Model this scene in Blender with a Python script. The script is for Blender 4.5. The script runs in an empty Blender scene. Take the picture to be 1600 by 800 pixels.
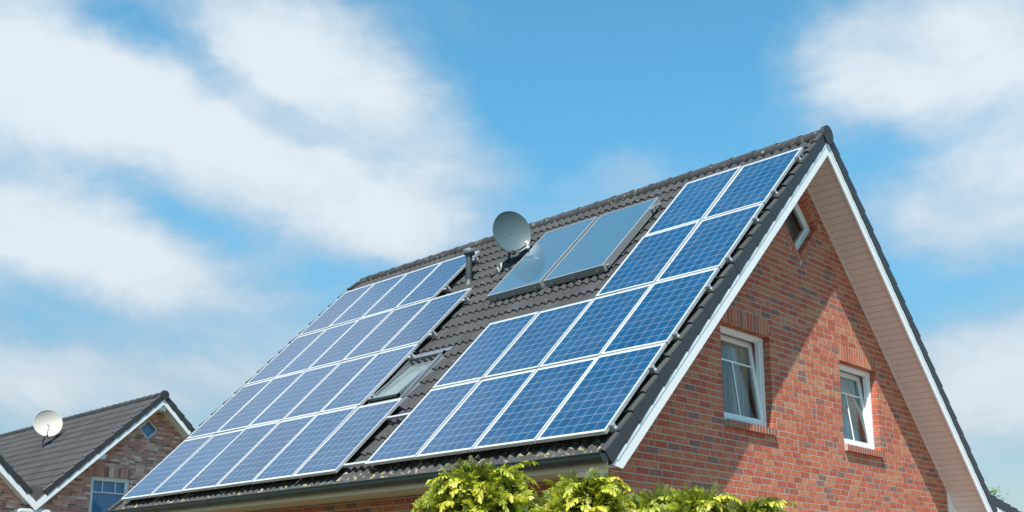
import bpy, math, random
from mathutils import Vector, Matrix, noise
R = math.radians; s2 = math.sqrt(.5)
rnd = random.Random(11)
S = bpy.context.scene
COL = S.collection
# ------------------------------------------------------------------ camera, light, sky
cam = bpy.data.cameras.new('camera'); camo = bpy.data.objects.new('camera', cam); COL.objects.link(camo)
camo.location = (-14.0686, -6.9855, -6.6443)
camo.rotation_euler = (R(90) + 0.20817, 0, -0.79778)
cam.sensor_width = 36; cam.lens = 36 * 1687.46 / 1600
cam.shift_x = (800 - 783.36) / 1600; cam.shift_y = (580.38 - 400) / 1600
cam.clip_start = .1; cam.clip_end = 5000
S.camera = camo
SUN = Vector((-1.02, -0.546, 1.75)).normalized()
el = math.asin(SUN.z); az = math.atan2(SUN.x, SUN.y)
sun = bpy.data.lights.new('sun', 'SUN'); sun.energy = 5.0; sun.angle = R(.55); sun.color = (1, .955, .88)
suno = bpy.data.objects.new('sun', sun); COL.objects.link(suno)
suno.rotation_euler = SUN.to_track_quat('Z', 'Y').to_euler(); suno.location = (-20, -10, 20)
S.view_settings.view_transform = 'Standard'; S.view_settings.look = 'None'
S.view_settings.exposure = 0.68; S.view_settings.gamma = 1

F0 = 1687.46
def px_dir(X, Y):
    q = Vector(((X - 783.36) / F0, 1, -(Y - 580.38) / F0))
    return (Matrix.Rotation(-0.79778, 3, 'Z') @ Matrix.Rotation(0.20817, 3, 'X') @ q).normalized()
def azel(X, Y):
    d = px_dir(X, Y); return math.atan2(d.x, d.y), math.asin(d.z)

W = bpy.data.worlds.new('World'); S.world = W; W.use_nodes = True
nt = W.node_tree; nt.nodes.clear()
def nd(t, **k):
    n = nt.nodes.new(t)
    for a, b in k.items(): setattr(n, a, b)
    return n
def lk(a, b): nt.links.new(a, b)
def mth(op, a, b=None, c=None, clamp=False):
    n = nd('ShaderNodeMath', operation=op, use_clamp=clamp)
    for i, v in enumerate((a, b, c)):
        if v is None: continue
        if isinstance(v, (int, float)): n.inputs[i].default_value = v
        else: lk(v, n.inputs[i])
    return n.outputs[0]
outw = nd('ShaderNodeOutputWorld'); bg = nd('ShaderNodeBackground'); bg.inputs['Strength'].default_value = .075
sky = nd('ShaderNodeTexSky', sky_type='NISHITA', sun_disc=False, sun_elevation=el, sun_rotation=az, altitude=0, air_density=1.0, dust_density=.6, ozone_density=2.2)
tc = nd('ShaderNodeTexCoord'); sep = nd('ShaderNodeSeparateXYZ'); lk(tc.outputs['Generated'], sep.inputs[0])
AZ = mth('ARCTAN2', sep.outputs[0], sep.outputs[1]); EL = mth('ARCSINE', sep.outputs[2])
uv = nd('ShaderNodeCombineXYZ'); lk(AZ, uv.inputs[0]); lk(EL, uv.inputs[1])
# wispy warp of the cloud positions
wn = nd('ShaderNodeTexNoise', noise_dimensions='3D'); wn.inputs['Scale'].default_value = 7; wn.inputs['Detail'].default_value = 8; wn.inputs['Roughness'].default_value = .66
lk(tc.outputs['Generated'], wn.inputs['Vector'])
wv = nd('ShaderNodeVectorMath', operation='SUBTRACT'); lk(wn.outputs['Color'], wv.inputs[0]); wv.inputs[1].default_value = (.5, .5, .5)
ws = nd('ShaderNodeVectorMath', operation='MULTIPLY'); lk(wv.outputs[0], ws.inputs[0]); ws.inputs[1].default_value = (.12, .07, 0)
wa = nd('ShaderNodeVectorMath', operation='ADD'); lk(uv.outputs[0], wa.inputs[0]); lk(ws.outputs[0], wa.inputs[1])
# px, py, half width, half height (photo pixels give angles), tilt, weight : where each cloud bank stands in the sky
BLOBS = [
 (490, 90, 270, 120, 18, .95), (400, 150, 330, 34, 22, -.30), (430, 262, 440, 95, 14, .90), (700, 275, 150, 105, -10, .55),
 (50, 150, 230, 140, 0, .62), (210, 305, 230, 30, 20, -.16), (120, 395, 400, 88, 14, .85), (520, 430, 200, 34, -10, -.25),
 (180, 590, 420, 80, 3, .75), (600, 370, 200, 60, 0, .35), (190, 15, 110, 45, 0, -.30), (200, 510, 330, 40, -5, -.22), (330, 330, 600, 330, 10, .36), (1500, 480, 260, 300, 0, .22),
 (1440, 60, 260, 120, -8, .80), (1560, 150, 160, 130, 0, .45), (1530, 330, 240, 100, -12, .62), (1560, 560, 200, 90, 0, .5),
 (1600, 650, 260, 90, 0, .55), (960, 300, 200, 60, -15, .36), (1420, 470, 200, 60, 0, -.35), (1560, 720, 220, 40, 0, -.4),
 (980, 90, 330, 170, 0, -.75), (1330, 420, 150, 110, 0, -.3), (1360, 230, 120, 60, 0, -.25)]
BLOBS = [(*azel(X, Y), a, b, tl, w) for X, Y, a, b, tl, w in BLOBS]
# unseen cloud added to whiten panel reflections, clear gaps to dim them and the ambient
BLOBS += [(R(9), R(35), 480, 330, 0, 1.3), (R(34), R(60), 560, 420, 0, -.9), (R(-155), R(25), 1800, 1300, 0, -.30), (R(150), R(25), 1500, 1300, 0, -.30)]
tot = None
for (u0, v0, a, b, tl, w) in BLOBS:
    s1 = nd('ShaderNodeVectorMath', operation='SUBTRACT'); lk(wa.outputs[0], s1.inputs[0]); s1.inputs[1].default_value = (u0, v0, 0)
    r1 = nd('ShaderNodeVectorRotate', rotation_type='Z_AXIS'); lk(s1.outputs[0], r1.inputs['Vector']); r1.inputs['Angle'].default_value = R(tl)
    m1 = nd('ShaderNodeVectorMath', operation='MULTIPLY'); lk(r1.outputs[0], m1.inputs[0]); m1.inputs[1].default_value = (F0 / a, F0 / b, 0)
    l1 = nd('ShaderNodeVectorMath', operation='LENGTH'); lk(m1.outputs[0], l1.inputs[0])
    mr = nd('ShaderNodeMapRange', interpolation_type='SMOOTHERSTEP'); lk(l1.outputs['Value'], mr.inputs['Value'])
    mr.inputs['From Min'].default_value = 1.35; mr.inputs['From Max'].default_value = .15
    mr.inputs['To Min'].default_value = 0; mr.inputs['To Max'].default_value = w
    tot = mr.outputs[0] if tot is None else mth('ADD', tot, mr.outputs[0])
# general fair-weather cover of the rest of the sky
st = nd('ShaderNodeVectorMath', operation='MULTIPLY'); lk(tc.outputs['Generated'], st.inputs[0]); st.inputs[1].default_value = (1, 1, 2.2)
n1 = nd('ShaderNodeTexNoise'); n1.inputs['Scale'].default_value = 2.6; n1.inputs['Detail'].default_value = 9; n1.inputs['Roughness'].default_value = .56; n1.inputs['Distortion'].default_value = .3
lk(st.outputs[0], n1.inputs['Vector'])
n2 = nd('ShaderNodeTexNoise'); n2.inputs['Scale'].default_value = 9; n2.inputs['Detail'].default_value = 8; n2.inputs['Roughness'].default_value = .6; n2.inputs['Distortion'].default_value = .5
lk(st.outputs[0], n2.inputs['Vector'])
f1 = mth('MULTIPLY', mth('SUBTRACT', n1.outputs['Fac'], .5), 1.5)
f2 = mth('MULTIPLY', mth('SUBTRACT', n2.outputs['Fac'], .5), 1.1)
lo = nd('ShaderNodeMapRange', interpolation_type='SMOOTHSTEP'); lk(EL, lo.inputs['Value']); lo.inputs['From Min'].default_value = R(17); lo.inputs['From Max'].default_value = R(2); lo.inputs['To Max'].default_value = .36
dens = mth('ADD', mth('ADD', tot, mth('ADD', lo.outputs[0], -.02)), mth('ADD', f1, f2))
dm = nd('ShaderNodeMapRange', interpolation_type='SMOOTHSTEP'); lk(dens, dm.inputs['Value']); dm.inputs['From Min'].default_value = -.30; dm.inputs['From Max'].default_value = 1.12
ccol = nd('ShaderNodeMix', data_type='RGBA'); ccol.inputs['A'].default_value = (4.5, 5.5, 6.4, 1); ccol.inputs['B'].default_value = (6.3, 7.0, 7.6, 1)
cm = nd('ShaderNodeMapRange'); lk(mth('ADD', dens, f1), cm.inputs['Value']); cm.inputs['From Min'].default_value = .2; cm.inputs['From Max'].default_value = 1.1
lk(cm.outputs[0], ccol.inputs['Factor'])
# clear-sky colour, pulled a little towards the photograph's cyan blue
sk = nd('ShaderNodeMix', data_type='RGBA', blend_type='MULTIPLY'); sk.inputs['Factor'].default_value = 1
lk(sky.outputs[0], sk.inputs['A']); 
tn_ = nd('ShaderNodeMix', data_type='RGBA'); tn_.inputs['A'].default_value = (1.0, 1.08, .98, 1); tn_.inputs['B'].default_value = (.92, 1.90, 1.84, 1)
te = nd('ShaderNodeMapRange', interpolation_type='SMOOTHSTEP'); lk(EL, te.inputs['Value']); te.inputs['From Min'].default_value = R(3); te.inputs['From Max'].default_value = R(27)
lk(te.outputs[0], tn_.inputs['Factor']); lk(tn_.outputs['Result'], sk.inputs['B'])
mx = nd('ShaderNodeMix', data_type='RGBA'); lk(dm.outputs[0], mx.inputs['Factor'])
lk(sk.outputs['Result'], mx.inputs['A']); lk(ccol.outputs['Result'], mx.inputs['B'])
hz = nd('ShaderNodeMapRange', interpolation_type='SMOOTHSTEP'); lk(EL, hz.inputs['Value']); hz.inputs['From Min'].default_value = R(2); hz.inputs['From Max'].default_value = R(20); hz.inputs['To Min'].default_value = .88; hz.inputs['To Max'].default_value = 1.0
hs = nd('ShaderNodeVectorMath', operation='SCALE'); lk(mx.outputs['Result'], hs.inputs[0]); lk(hz.outputs[0], hs.inputs['Scale'])
lk(hs.outputs[0], bg.inputs['Color']); lk(bg.outputs[0], outw.inputs[0])

# ------------------------------------------------------------------ materials
def mat(name, col, rough=.6, metal=0, spec=.5, noise_amt=0, noise_scale=20, val=None, bump=0, coat=0, alpha=None):
    """Principled with optional noise variation; val = list of (pos,col) ramp over the face attribute 'val'."""
    m = bpy.data.materials.new(name); m.use_nodes = True; t = m.node_tree; b = t.nodes['Principled BSDF']
    b.inputs['Roughness'].default_value = rough; b.inputs['Metallic'].default_value = metal; b.inputs['Specular IOR Level'].default_value = spec
    b.inputs['Coat Weight'].default_value = coat
    tcn = t.nodes.new('ShaderNodeTexCoord'); src = None
    if val:
        at = t.nodes.new('ShaderNodeAttribute'); at.attribute_name = 'val'
        rp = t.nodes.new('ShaderNodeValToRGB'); e = rp.color_ramp.elements
        e[0].position, e[0].color = val[0][0], (*val[0][1], 1); e[1].position, e[1].color = val[-1][0], (*val[-1][1], 1)
        for p_, c_ in val[1:-1]:
            q = e.new(p_); q.color = (*c_, 1)
        t.links.new(at.outputs['Fac'], rp.inputs[0]); src = rp.outputs[0]
    if noise_amt or bump:
        nz = t.nodes.new('ShaderNodeTexNoise'); nz.inputs['Scale'].default_value = noise_scale; nz.inputs['Detail'].default_value = 6; nz.inputs['Roughness'].default_value = .65
        t.links.new(tcn.outputs['Object'], nz.inputs['Vector'])
    if noise_amt:
        mr = t.nodes.new('ShaderNodeMapRange'); mr.inputs['From Min'].default_value = .25; mr.inputs['From Max'].default_value = .75
        mr.inputs['To Min'].default_value = 1 - noise_amt; mr.inputs['To Max'].default_value = 1 + noise_amt
        t.links.new(nz.outputs['Fac'], mr.inputs['Value'])
        mm = t.nodes.new('ShaderNodeVectorMath'); mm.operation = 'SCALE'
        if src: t.links.new(src, mm.inputs[0])
        else: mm.inputs[0].default_value = col
        t.links.new(mr.outputs[0], mm.inputs['Scale']); src = mm.outputs[0]
    if src: t.links.new(src, b.inputs['Base Color'])
    else: b.inputs['Base Color'].default_value = (*col, 1)
    if bump:
        bp = t.nodes.new('ShaderNodeBump'); bp.inputs['Strength'].default_value = bump; bp.inputs['Distance'].default_value = .004
        t.links.new(nz.outputs['Fac'], bp.inputs['Height']); t.links.new(bp.outputs[0], b.inputs['Normal'])
    return m

M = {}
M['brick'] = mat('brick_red', (.4, .12, .07), .85, noise_amt=.34, noise_scale=30, bump=.6, spec=.25,
    val=[(0, (.225, .118, .095)), (.09, (.27, .128, .10)), (.13, (.37, .094, .060)), (.45, (.435, .120, .070)), (.75, (.47, .148, .082)), (1, (.45, .195, .112))])
M['brick_far'] = mat('brick_brown', (.3, .2, .15), .9, noise_amt=.2, noise_scale=15, spec=.2,
    val=[(0, (.27, .14, .125)), (.25, (.48, .22, .185)), (.6, (.62, .29, .235)), (.85, (.72, .43, .34)), (1, (.85, .66, .53))])
M['mortar'] = mat('mortar', (.43, .385, .32), .95, noise_amt=.15, noise_scale=60, spec=.1)
M['mortar_far'] = mat('mortar_far', (.62, .48, .40), .95, spec=.1)
M['white'] = mat('white_paint', (.76, .78, .79), .45, noise_amt=.04, noise_scale=6)
M['upvc'] = mat('white_plastic', (.80, .81, .81), .3)
M['soffit'] = mat('soffit_boards', (.67, .57, .53), .5, noise_amt=.03, noise_scale=3)
M['eave'] = mat('eave_boards', (.62, .54, .43), .55, noise_amt=.06, noise_scale=5)
M['gutter'] = mat('gutter_metal', (.035, .045, .045), .35, metal=.2, noise_amt=.2, noise_scale=5)
M['verge'] = mat('verge_tile', (.035, .038, .042), .5, noise_amt=.15, noise_scale=9, spec=.4)
M['alu'] = mat('aluminium', (.50, .51, .52), .38, metal=.35, noise_amt=.04, noise_scale=8)
M['aludark'] = mat('frame_underside', (.30, .29, .25), .6)
M['steel'] = mat('galvanised', (.55, .56, .57), .35, metal=.8)
M['zinc'] = mat('zinc_grey', (.20, .225, .245), .4, metal=.5, noise_amt=.1)
M['darkgrey'] = mat('dark_grey_plastic', (.040, .052, .056), .5, noise_amt=.15, noise_scale=14)
M['capgrey'] = mat('grey_cap', (.11, .125, .13), .6, noise_amt=.1)
M['dish'] = mat('grey_green_dish', (.066, .104, .118), .45, noise_amt=.03, noise_scale=4)
M['dishw'] = mat('cream_dish', (.60, .57, .49), .5)
M['plasticw'] = mat('old_white_plastic', (.62, .62, .58), .5)
M['curtain'] = mat('curtain_beige', (.72, .62, .52), .9)
M['curtainw'] = mat('curtain_white', (.85, .85, .83), .9)
M['curtainb'] = mat('curtain_blue', (.26, .58, .92), .9)
M['pink'] = mat('interior_pink', (.62, .36, .38), .9)
M['interior'] = mat('interior_beige', (.42, .36, .30), .9)
M['bark'] = mat('bark', (.10, .075, .05), .9, noise_amt=.3, noise_scale=30)
M['lawn'] = mat('lawn_grass', (.075, .085, .045), .95, noise_amt=.35, noise_scale=.8)
M['paving'] = mat('paving', (.30, .25, .22), .9, noise_amt=.15, noise_scale=4)
M['leaf'] = mat('tree_leaf', (.07, .14, .03), .6, val=[(0, (.045, .10, .02)), (1, (.12, .20, .045))])
M['leaf'].node_tree.nodes['Principled BSDF'].inputs['Subsurface Weight'].default_value = 0

def glassmat(name, ior, tint=(1, 1, 1), gl=(1, 1, 1), rough=0.0):
    m = bpy.data.materials.new(name); m.use_nodes = True; t = m.node_tree; t.nodes.clear()
    o = t.nodes.new('ShaderNodeOutputMaterial'); mx_ = t.nodes.new('ShaderNodeMixShader'); fr = t.nodes.new('ShaderNodeFresnel'); fr.inputs['IOR'].default_value = ior
    tr = t.nodes.new('ShaderNodeBsdfTransparent'); tr.inputs[0].default_value = (*tint, 1)
    g = t.nodes.new('ShaderNodeBsdfGlossy'); g.inputs['Roughness'].default_value = rough; g.inputs['Color'].default_value = (*gl, 1)
    t.links.new(fr.outputs[0], mx_.inputs[0]); t.links.new(tr.outputs[0], mx_.inputs[1]); t.links.new(g.outputs[0], mx_.inputs[2]); t.links.new(mx_.outputs[0], o.inputs[0])
    return m
M['glass'] = glassmat('window_glass', 1.6, (.99, .95, .91), (.85, .95, 1))

def pv_material():
    m = bpy.data.materials.new('solar_cells'); m.use_nodes = True; t = m.node_tree; b = t.nodes['Principled BSDF']
    def N_(ty, **k):
        n = t.nodes.new(ty)
        for a, c in k.items(): setattr(n, a, c)
        return n
    def m2(op, a, c=None, clamp=False):
        n = N_('ShaderNodeMath', operation=op, use_clamp=clamp)
        for i, v in enumerate((a, c)):
            if v is None: continue
            if isinstance(v, (int, float)): n.inputs[i].default_value = v
            else: t.links.new(v, n.inputs[i])
        return n.outputs[0]
    uvn = N_('ShaderNodeUVMap'); uvn.uv_map = 'UVMap'
    sp = N_('ShaderNodeSeparateXYZ'); t.links.new(uvn.outputs[0], sp.inputs[0])   # uv in cell units 0..6, 0..10
    def line(v, freq, half):     # 1 on the line
        f = m2('FRACT', m2('MULTIPLY', v, freq)); d = m2('ABSOLUTE', m2('SUBTRACT', f, .5))
        return m2('GREATER_THAN', d, .5 - half * freq)
    U, V = sp.outputs[0], sp.outputs[1]
    gap = m2('MAXIMUM', line(U, 1, .021), line(V, 1, .021))
    du = m2('ABSOLUTE', m2('SUBTRACT', m2('FRACT', m2('MULTIPLY', U, 2)), .5))       # three busbars a cell
    bus = m2('LESS_THAN', du, .028)
    outside = m2('MAXIMUM', m2('MAXIMUM', m2('LESS_THAN', U, 0), m2('GREATER_THAN', U, 6)), m2('MAXIMUM', m2('LESS_THAN', V, 0), m2('GREATER_THAN', V, 10)))
    oi = N_('ShaderNodeObjectInfo')
    fl = N_('ShaderNodeVectorMath', operation='FLOOR'); t.links.new(uvn.outputs[0], fl.inputs[0])
    ad = N_('ShaderNodeVectorMath', operation='ADD'); t.links.new(fl.outputs[0], ad.inputs[0])
    cb = N_('ShaderNodeCombineXYZ'); t.links.new(m2('MULTIPLY', oi.outputs['Random'], 97.0), cb.inputs[2]); t.links.new(cb.outputs[0], ad.inputs[1])
    wnz = N_('ShaderNodeTexWhiteNoise', noise_dimensions='3D'); t.links.new(ad.outputs[0], wnz.inputs['Vector'])
    vo = N_('ShaderNodeTexVoronoi'); vo.inputs['Scale'].default_value = 9
    mpv = N_('ShaderNodeVectorMath', operation='MULTIPLY'); mpv.inputs[1].default_value = (1, .45, 1)
    t.links.new(uvn.outputs[0], mpv.inputs[0]); ad2 = N_('ShaderNodeVectorMath', operation='ADD'); t.links.new(mpv.outputs[0], ad2.inputs[0]); t.links.new(cb.outputs[0], ad2.inputs[1])
    t.links.new(ad2.outputs[0], vo.inputs['Vector'])
    spv = N_('ShaderNodeSeparateColor'); t.links.new(vo.outputs['Color'], spv.inputs[0])
    br = m2('ADD', m2('ADD', .70, m2('MULTIPLY', spv.outputs[0], .38)), m2('ADD', m2('MULTIPLY', wnz.outputs[0], .20), m2('MULTIPLY', oi.outputs['Random'], .18)))
    c0 = N_('ShaderNodeVectorMath', operation='SCALE'); c0.inputs[0].default_value = (.001, .043, .112); t.links.new(br, c0.inputs['Scale'])
    a1 = N_('ShaderNodeMix', data_type='RGBA'); t.links.new(m2('MULTIPLY', bus, .10), a1.inputs['Factor']); t.links.new(c0.outputs[0], a1.inputs['A']); a1.inputs['B'].default_value = (.42, .47, .52, 1)
    a2 = N_('ShaderNodeMix', data_type='RGBA'); t.links.new(m2('MULTIPLY', gap, .34), a2.inputs['Factor']); t.links.new(a1.outputs['Result'], a2.inputs['A']); a2.inputs['B'].default_value = (.52, .56, .60, 1)
    a3 = N_('ShaderNodeMix', data_type='RGBA'); t.links.new(outside, a3.inputs['Factor']); t.links.new(a2.outputs['Result'], a3.inputs['A']); a3.inputs['B'].default_value = (.62, .64, .66, 1)
    t.links.new(a3.outputs['Result'], b.inputs['Base Color'])
    tco = N_('ShaderNodeTexCoord'); dn1 = N_('ShaderNodeTexNoise'); dn1.inputs['Scale'].default_value = 1.7; dn1.inputs['Detail'].default_value = 7; dn1.inputs['Roughness'].default_value = .7
    sh = N_('ShaderNodeVectorMath', operation='ADD'); t.links.new(tco.outputs['Object'], sh.inputs[0]); t.links.new(cb.outputs[0], sh.inputs[1]); t.links.new(sh.outputs[0], dn1.inputs['Vector'])
    dmr = N_('ShaderNodeMapRange'); t.links.new(dn1.outputs['Fac'], dmr.inputs['Value']); dmr.inputs['From Min'].default_value = .42; dmr.inputs['From Max'].default_value = .80; dmr.inputs['To Max'].default_value = .08
    a4 = N_('ShaderNodeMix', data_type='RGBA'); t.links.new(dmr.outputs[0], a4.inputs['Factor']); t.links.new(a3.outputs['Result'], a4.inputs['A']); a4.inputs['B'].default_value = (.24, .25, .25, 1)
    t.links.new(a4.outputs['Result'], b.inputs['Base Color'])
    rmr = N_('ShaderNodeMapRange'); t.links.new(dn1.outputs['Fac'], rmr.inputs['Value']); rmr.inputs['From Min'].default_value = .3; rmr.inputs['From Max'].default_value = .7; rmr.inputs['To Min'].default_value = .06; rmr.inputs['To Max'].default_value = .17
    t.links.new(rmr.outputs[0], b.inputs['Roughness']); b.inputs['IOR'].default_value = 1.5
    return m
M['pv'] = pv_material()
M['collector'] = mat('collector_glass', (.05, .11, .165), .06, noise_amt=.06, noise_scale=2)
M['collector'].node_tree.nodes['Principled BSDF'].inputs['IOR'].default_value = 1.65
M['skyglass'] = mat('skylight_glass', (.16, .20, .20), .03, noise_amt=.2, noise_scale=3)
M['skyglass'].node_tree.nodes['Principled BSDF'].inputs['IOR'].default_value = 1.8

def tile_material(name, base, lichen):
    m = bpy.data.materials.new(name); m.use_nodes = True; t = m.node_tree; b = t.nodes['Principled BSDF']
    at = t.nodes.new('ShaderNodeAttribute'); at.attribute_name = 'val'; a2 = t.nodes.new('ShaderNodeAttribute'); a2.attribute_name = 'moss'
    tcn = t.nodes.new('ShaderNodeTexCoord')
    nz = t.nodes.new('ShaderNodeTexNoise'); nz.inputs['Scale'].default_value = 28; nz.inputs['Detail'].default_value = 8; nz.inputs['Roughness'].default_value = .7; t.links.new(tcn.outputs['Object'], nz.inputs['Vector'])
    nb = t.nodes.new('ShaderNodeTexNoise'); nb.inputs['Scale'].default_value = 1.3; nb.inputs['Detail'].default_value = 4; t.links.new(tcn.outputs['Object'], nb.inputs['Vector'])
    def m2(op, a, c=None):
        n = t.nodes.new('ShaderNodeMath'); n.operation = op
        for i, v in enumerate((a, c)):
            if v is None: continue
            if isinstance(v, (int, float)): n.inputs[i].default_value = v
            else: t.links.new(v, n.inputs[i])
        return n.outputs[0]
    k = m2('ADD', m2('ADD', .42, m2('MULTIPLY', at.outputs['Fac'], .36)), m2('ADD', m2('MULTIPLY', nz.outputs['Fac'], .35), m2('MULTIPLY', nb.outputs['Fac'], .35)))
    sc = t.nodes.new('ShaderNodeVectorMath'); sc.operation = 'SCALE'; sc.inputs[0].default_value = base; t.links.new(k, sc.inputs['Scale'])
    n3 = t.nodes.new('ShaderNodeTexNoise'); n3.inputs['Scale'].default_value = 16; n3.inputs['Detail'].default_value = 5; t.links.new(tcn.outputs['Object'], n3.inputs['Vector'])
    mr = t.nodes.new('ShaderNodeMapRange'); mr.interpolation_type = 'SMOOTHSTEP'
    t.links.new(m2('ADD', n3.outputs['Fac'], m2('MULTIPLY', a2.outputs['Fac'], .30)), mr.inputs['Value']); mr.inputs['From Min'].default_value = .66; mr.inputs['From Max'].default_value = .80
    mxn = t.nodes.new('ShaderNodeMix'); mxn.data_type = 'RGBA'; t.links.new(m2('MULTIPLY', mr.outputs[0], .85), mxn.inputs['Factor']); t.links.new(sc.outputs[0], mxn.inputs['A']); mxn.inputs['B'].default_value = (*lichen, 1)
    t.links.new(mxn.outputs['Result'], b.inputs['Base Color'])
    b.inputs['Roughness'].default_value = .72; b.inputs['Specular IOR Level'].default_value = .3
    bp = t.nodes.new('ShaderNodeBump'); bp.inputs['Strength'].default_value = .35; bp.inputs['Distance'].default_value = .003; t.links.new(nz.outputs['Fac'], bp.inputs['Height']); t.links.new(bp.outputs[0], b.inputs['Normal'])
    return m
M['tile'] = tile_material('concrete_roof_tile', (.039, .0415, .0445), (.34, .28, .14))
M['tile_far'] = tile_material('slate_grey_tile', (.041, .0415, .044), (.12, .11, .08))

def foliage_material():
    m = bpy.data.materials.new('conifer_spray'); m.use_nodes = True; t = m.node_tree; t.nodes.clear()
    o = t.nodes.new('ShaderNodeOutputMaterial'); at = t.nodes.new('ShaderNodeAttribute'); at.attribute_name = 'val'
    rp = t.nodes.new('ShaderNodeValToRGB'); e = rp.color_ramp.elements
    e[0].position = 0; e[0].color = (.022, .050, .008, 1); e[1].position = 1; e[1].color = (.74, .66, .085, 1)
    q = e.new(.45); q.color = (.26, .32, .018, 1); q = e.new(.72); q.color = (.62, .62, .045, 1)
    t.links.new(at.outputs['Fac'], rp.inputs[0])
    d = t.nodes.new('ShaderNodeBsdfDiffuse'); tr = t.nodes.new('ShaderNodeBsdfTranslucent'); g = t.nodes.new('ShaderNodeBsdfGlossy'); g.inputs['Roughness'].default_value = .45
    t.links.new(rp.outputs[0], d.inputs[0]); t.links.new(rp.outputs[0], tr.inputs[0])
    m1 = t.nodes.new('ShaderNodeMixShader'); m1.inputs[0].default_value = .42; t.links.new(d.outputs[0], m1.inputs[1]); t.links.new(tr.outputs[0], m1.inputs[2])
    m2_ = t.nodes.new('ShaderNodeMixShader'); m2_.inputs[0].default_value = .05; t.links.new(m1.outputs[0], m2_.inputs[1]); t.links.new(g.outputs[0], m2_.inputs[2])
    t.links.new(m2_.outputs[0], o.inputs[0]); return m
M['spray'] = foliage_material()

# ------------------------------------------------------------------ mesh helpers
class MB:
    def __init__(s): s.v = []; s.f = []; s.a = []; s.b = []; s.mi = []; s.uv = {}; s.smooth = []
    def face(s, pts, a=.5, b=0., mi=0, sm=False):
        i = len(s.v); s.v += [tuple(p) for p in pts]; s.f.append(tuple(range(i, i + len(pts)))); s.a.append(a); s.b.append(b); s.mi.append(mi); s.smooth.append(sm)
    def add(s, vs, fs, a=.5, b=0., mi=0, sm=False):
        i = len(s.v); s.v += [tuple(p) for p in vs]
        for f in fs: s.f.append(tuple(i + k for k in f)); s.a.append(a); s.b.append(b); s.mi.append(mi); s.smooth.append(sm)
    def prism(s, poly, ax, d0, d1, a=.5, mi=0, fn=None):
        """convex polygon of (p,q); fn maps (p,q,depth) to xyz"""
        n = len(poly); A = [fn(p, q, d0) for p, q in poly]; B = [fn(p, q, d1) for p, q in poly]
        s.add(A + B, [tuple(range(n)), tuple(range(2 * n - 1, n - 1, -1))] + [(i, n + i, n + (i + 1) % n, (i + 1) % n) for i in range(n)], a, 0, mi)
    def box(s, c0, c1, T=None, a=.5, mi=0):
        x0, y0, z0 = c0; x1, y1, z1 = c1
        vs = [Vector(q) for q in ((x0, y0, z0), (x1, y0, z0), (x1, y1, z0), (x0, y1, z0), (x0, y0, z1), (x1, y0, z1), (x1, y1, z1), (x0, y1, z1))]
        if T: vs = [T @ q for q in vs]
        s.add(vs, [(3, 2, 1, 0), (4, 5, 6, 7), (0, 1, 5, 4), (1, 2, 6, 5), (2, 3, 7, 6), (3, 0, 4, 7)], a, 0, mi)
    def tube(s, pts, rad, n=10, a=.5, mi=0, caps=True):
        pts = [Vector(q) for q in pts]
        if not isinstance(rad, (list, tuple)): rad = [rad] * len(pts)
        rings = []; up = None
        for i, q in enumerate(pts):
            t = (pts[min(i + 1, len(pts) - 1)] - pts[max(i - 1, 0)]).normalized()
            if up is None: up = t.orthogonal().normalized()
            up = (up - t * up.dot(t)).normalized(); w = t.cross(up)
            rings.append([q + (up * math.cos(k * 2 * math.pi / n) + w * math.sin(k * 2 * math.pi / n)) * rad[i] for k in range(n)])
        vs = [v for r in rings for v in r]; fs = []
        for i in range(len(pts) - 1):
            for k in range(n): fs.append((i * n + k, i * n + (k + 1) % n, (i + 1) * n + (k + 1) % n, (i + 1) * n + k))
        s.add(vs, fs, a, 0, mi, True)
        if caps:
            s.face(list(reversed(rings[0])), a, 0, mi); s.face(rings[-1], a, 0, mi)
    def build(s, name, mats, parent=None, mw=None):
        me = bpy.data.meshes.new(name); me.from_pydata(s.v, [], s.f)
        if not isinstance(mats, (list, tuple)): mats = [mats]
        for m in mats: me.materials.append(m)
        me.polygons.foreach_set('material_index', s.mi); me.polygons.foreach_set('use_smooth', s.smooth)
        at = me.attributes.new('val', 'FLOAT', 'FACE'); at.data.foreach_set('value', s.a)
        at = me.attributes.new('moss', 'FLOAT', 'FACE'); at.data.foreach_set('value', s.b)
        me.update()
        o = bpy.data.objects.new(name, me); COL.objects.link(o)
        if parent: o.parent = parent
        if mw is not None: o.matrix_basis = mw
        return o
def thing(name, label, cat, loc=(0, 0, 0), group=None, mw=None):
    o = bpy.data.objects.new(name, None); COL.objects.link(o); o.location = loc
    o.empty_display_size = .2
    if mw is not None: o.matrix_basis = mw
    o['label'] = label; o['category'] = cat
    if group: o['group'] = group
    return o
def tag(o, label, cat, group=None):
    o['label'] = label; o['category'] = cat
    if group: o['group'] = group
    return o

def clip(poly, a, b, c):
    """keep a*p+b*q<=c"""
    out = []
    for i in range(len(poly)):
        P, Q = poly[i], poly[(i + 1) % len(poly)]; dp = a * P[0] + b * P[1] - c; dq = a * Q[0] + b * Q[1] - c
        if dp <= 0: out.append(P)
        if (dp < 0) != (dq < 0) and abs(dp - dq) > 1e-12:
            t = dp / (dp - dq)
            if 0 < t < 1: out.append((P[0] + (Q[0] - P[0]) * t, P[1] + (Q[1] - P[1]) * t))
    return out
def area(poly): return .5 * abs(sum(poly[i][0] * poly[(i + 1) % len(poly)][1] - poly[(i + 1) % len(poly)][0] * poly[i][1] for i in range(len(poly)))) if len(poly) > 2 else 0
def subtract(polys, hole):
    """hole: list of (a,b,c) half planes whose intersection is removed"""
    res = []
    for P in polys:
        rest = P
        for (a, b, c) in hole:
            if len(rest) < 3: break
            o = clip(rest, -a, -b, -c)
            if area(o) > 2e-5: res.append(o)
            rest = clip(rest, a, b, c)
    return res
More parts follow.
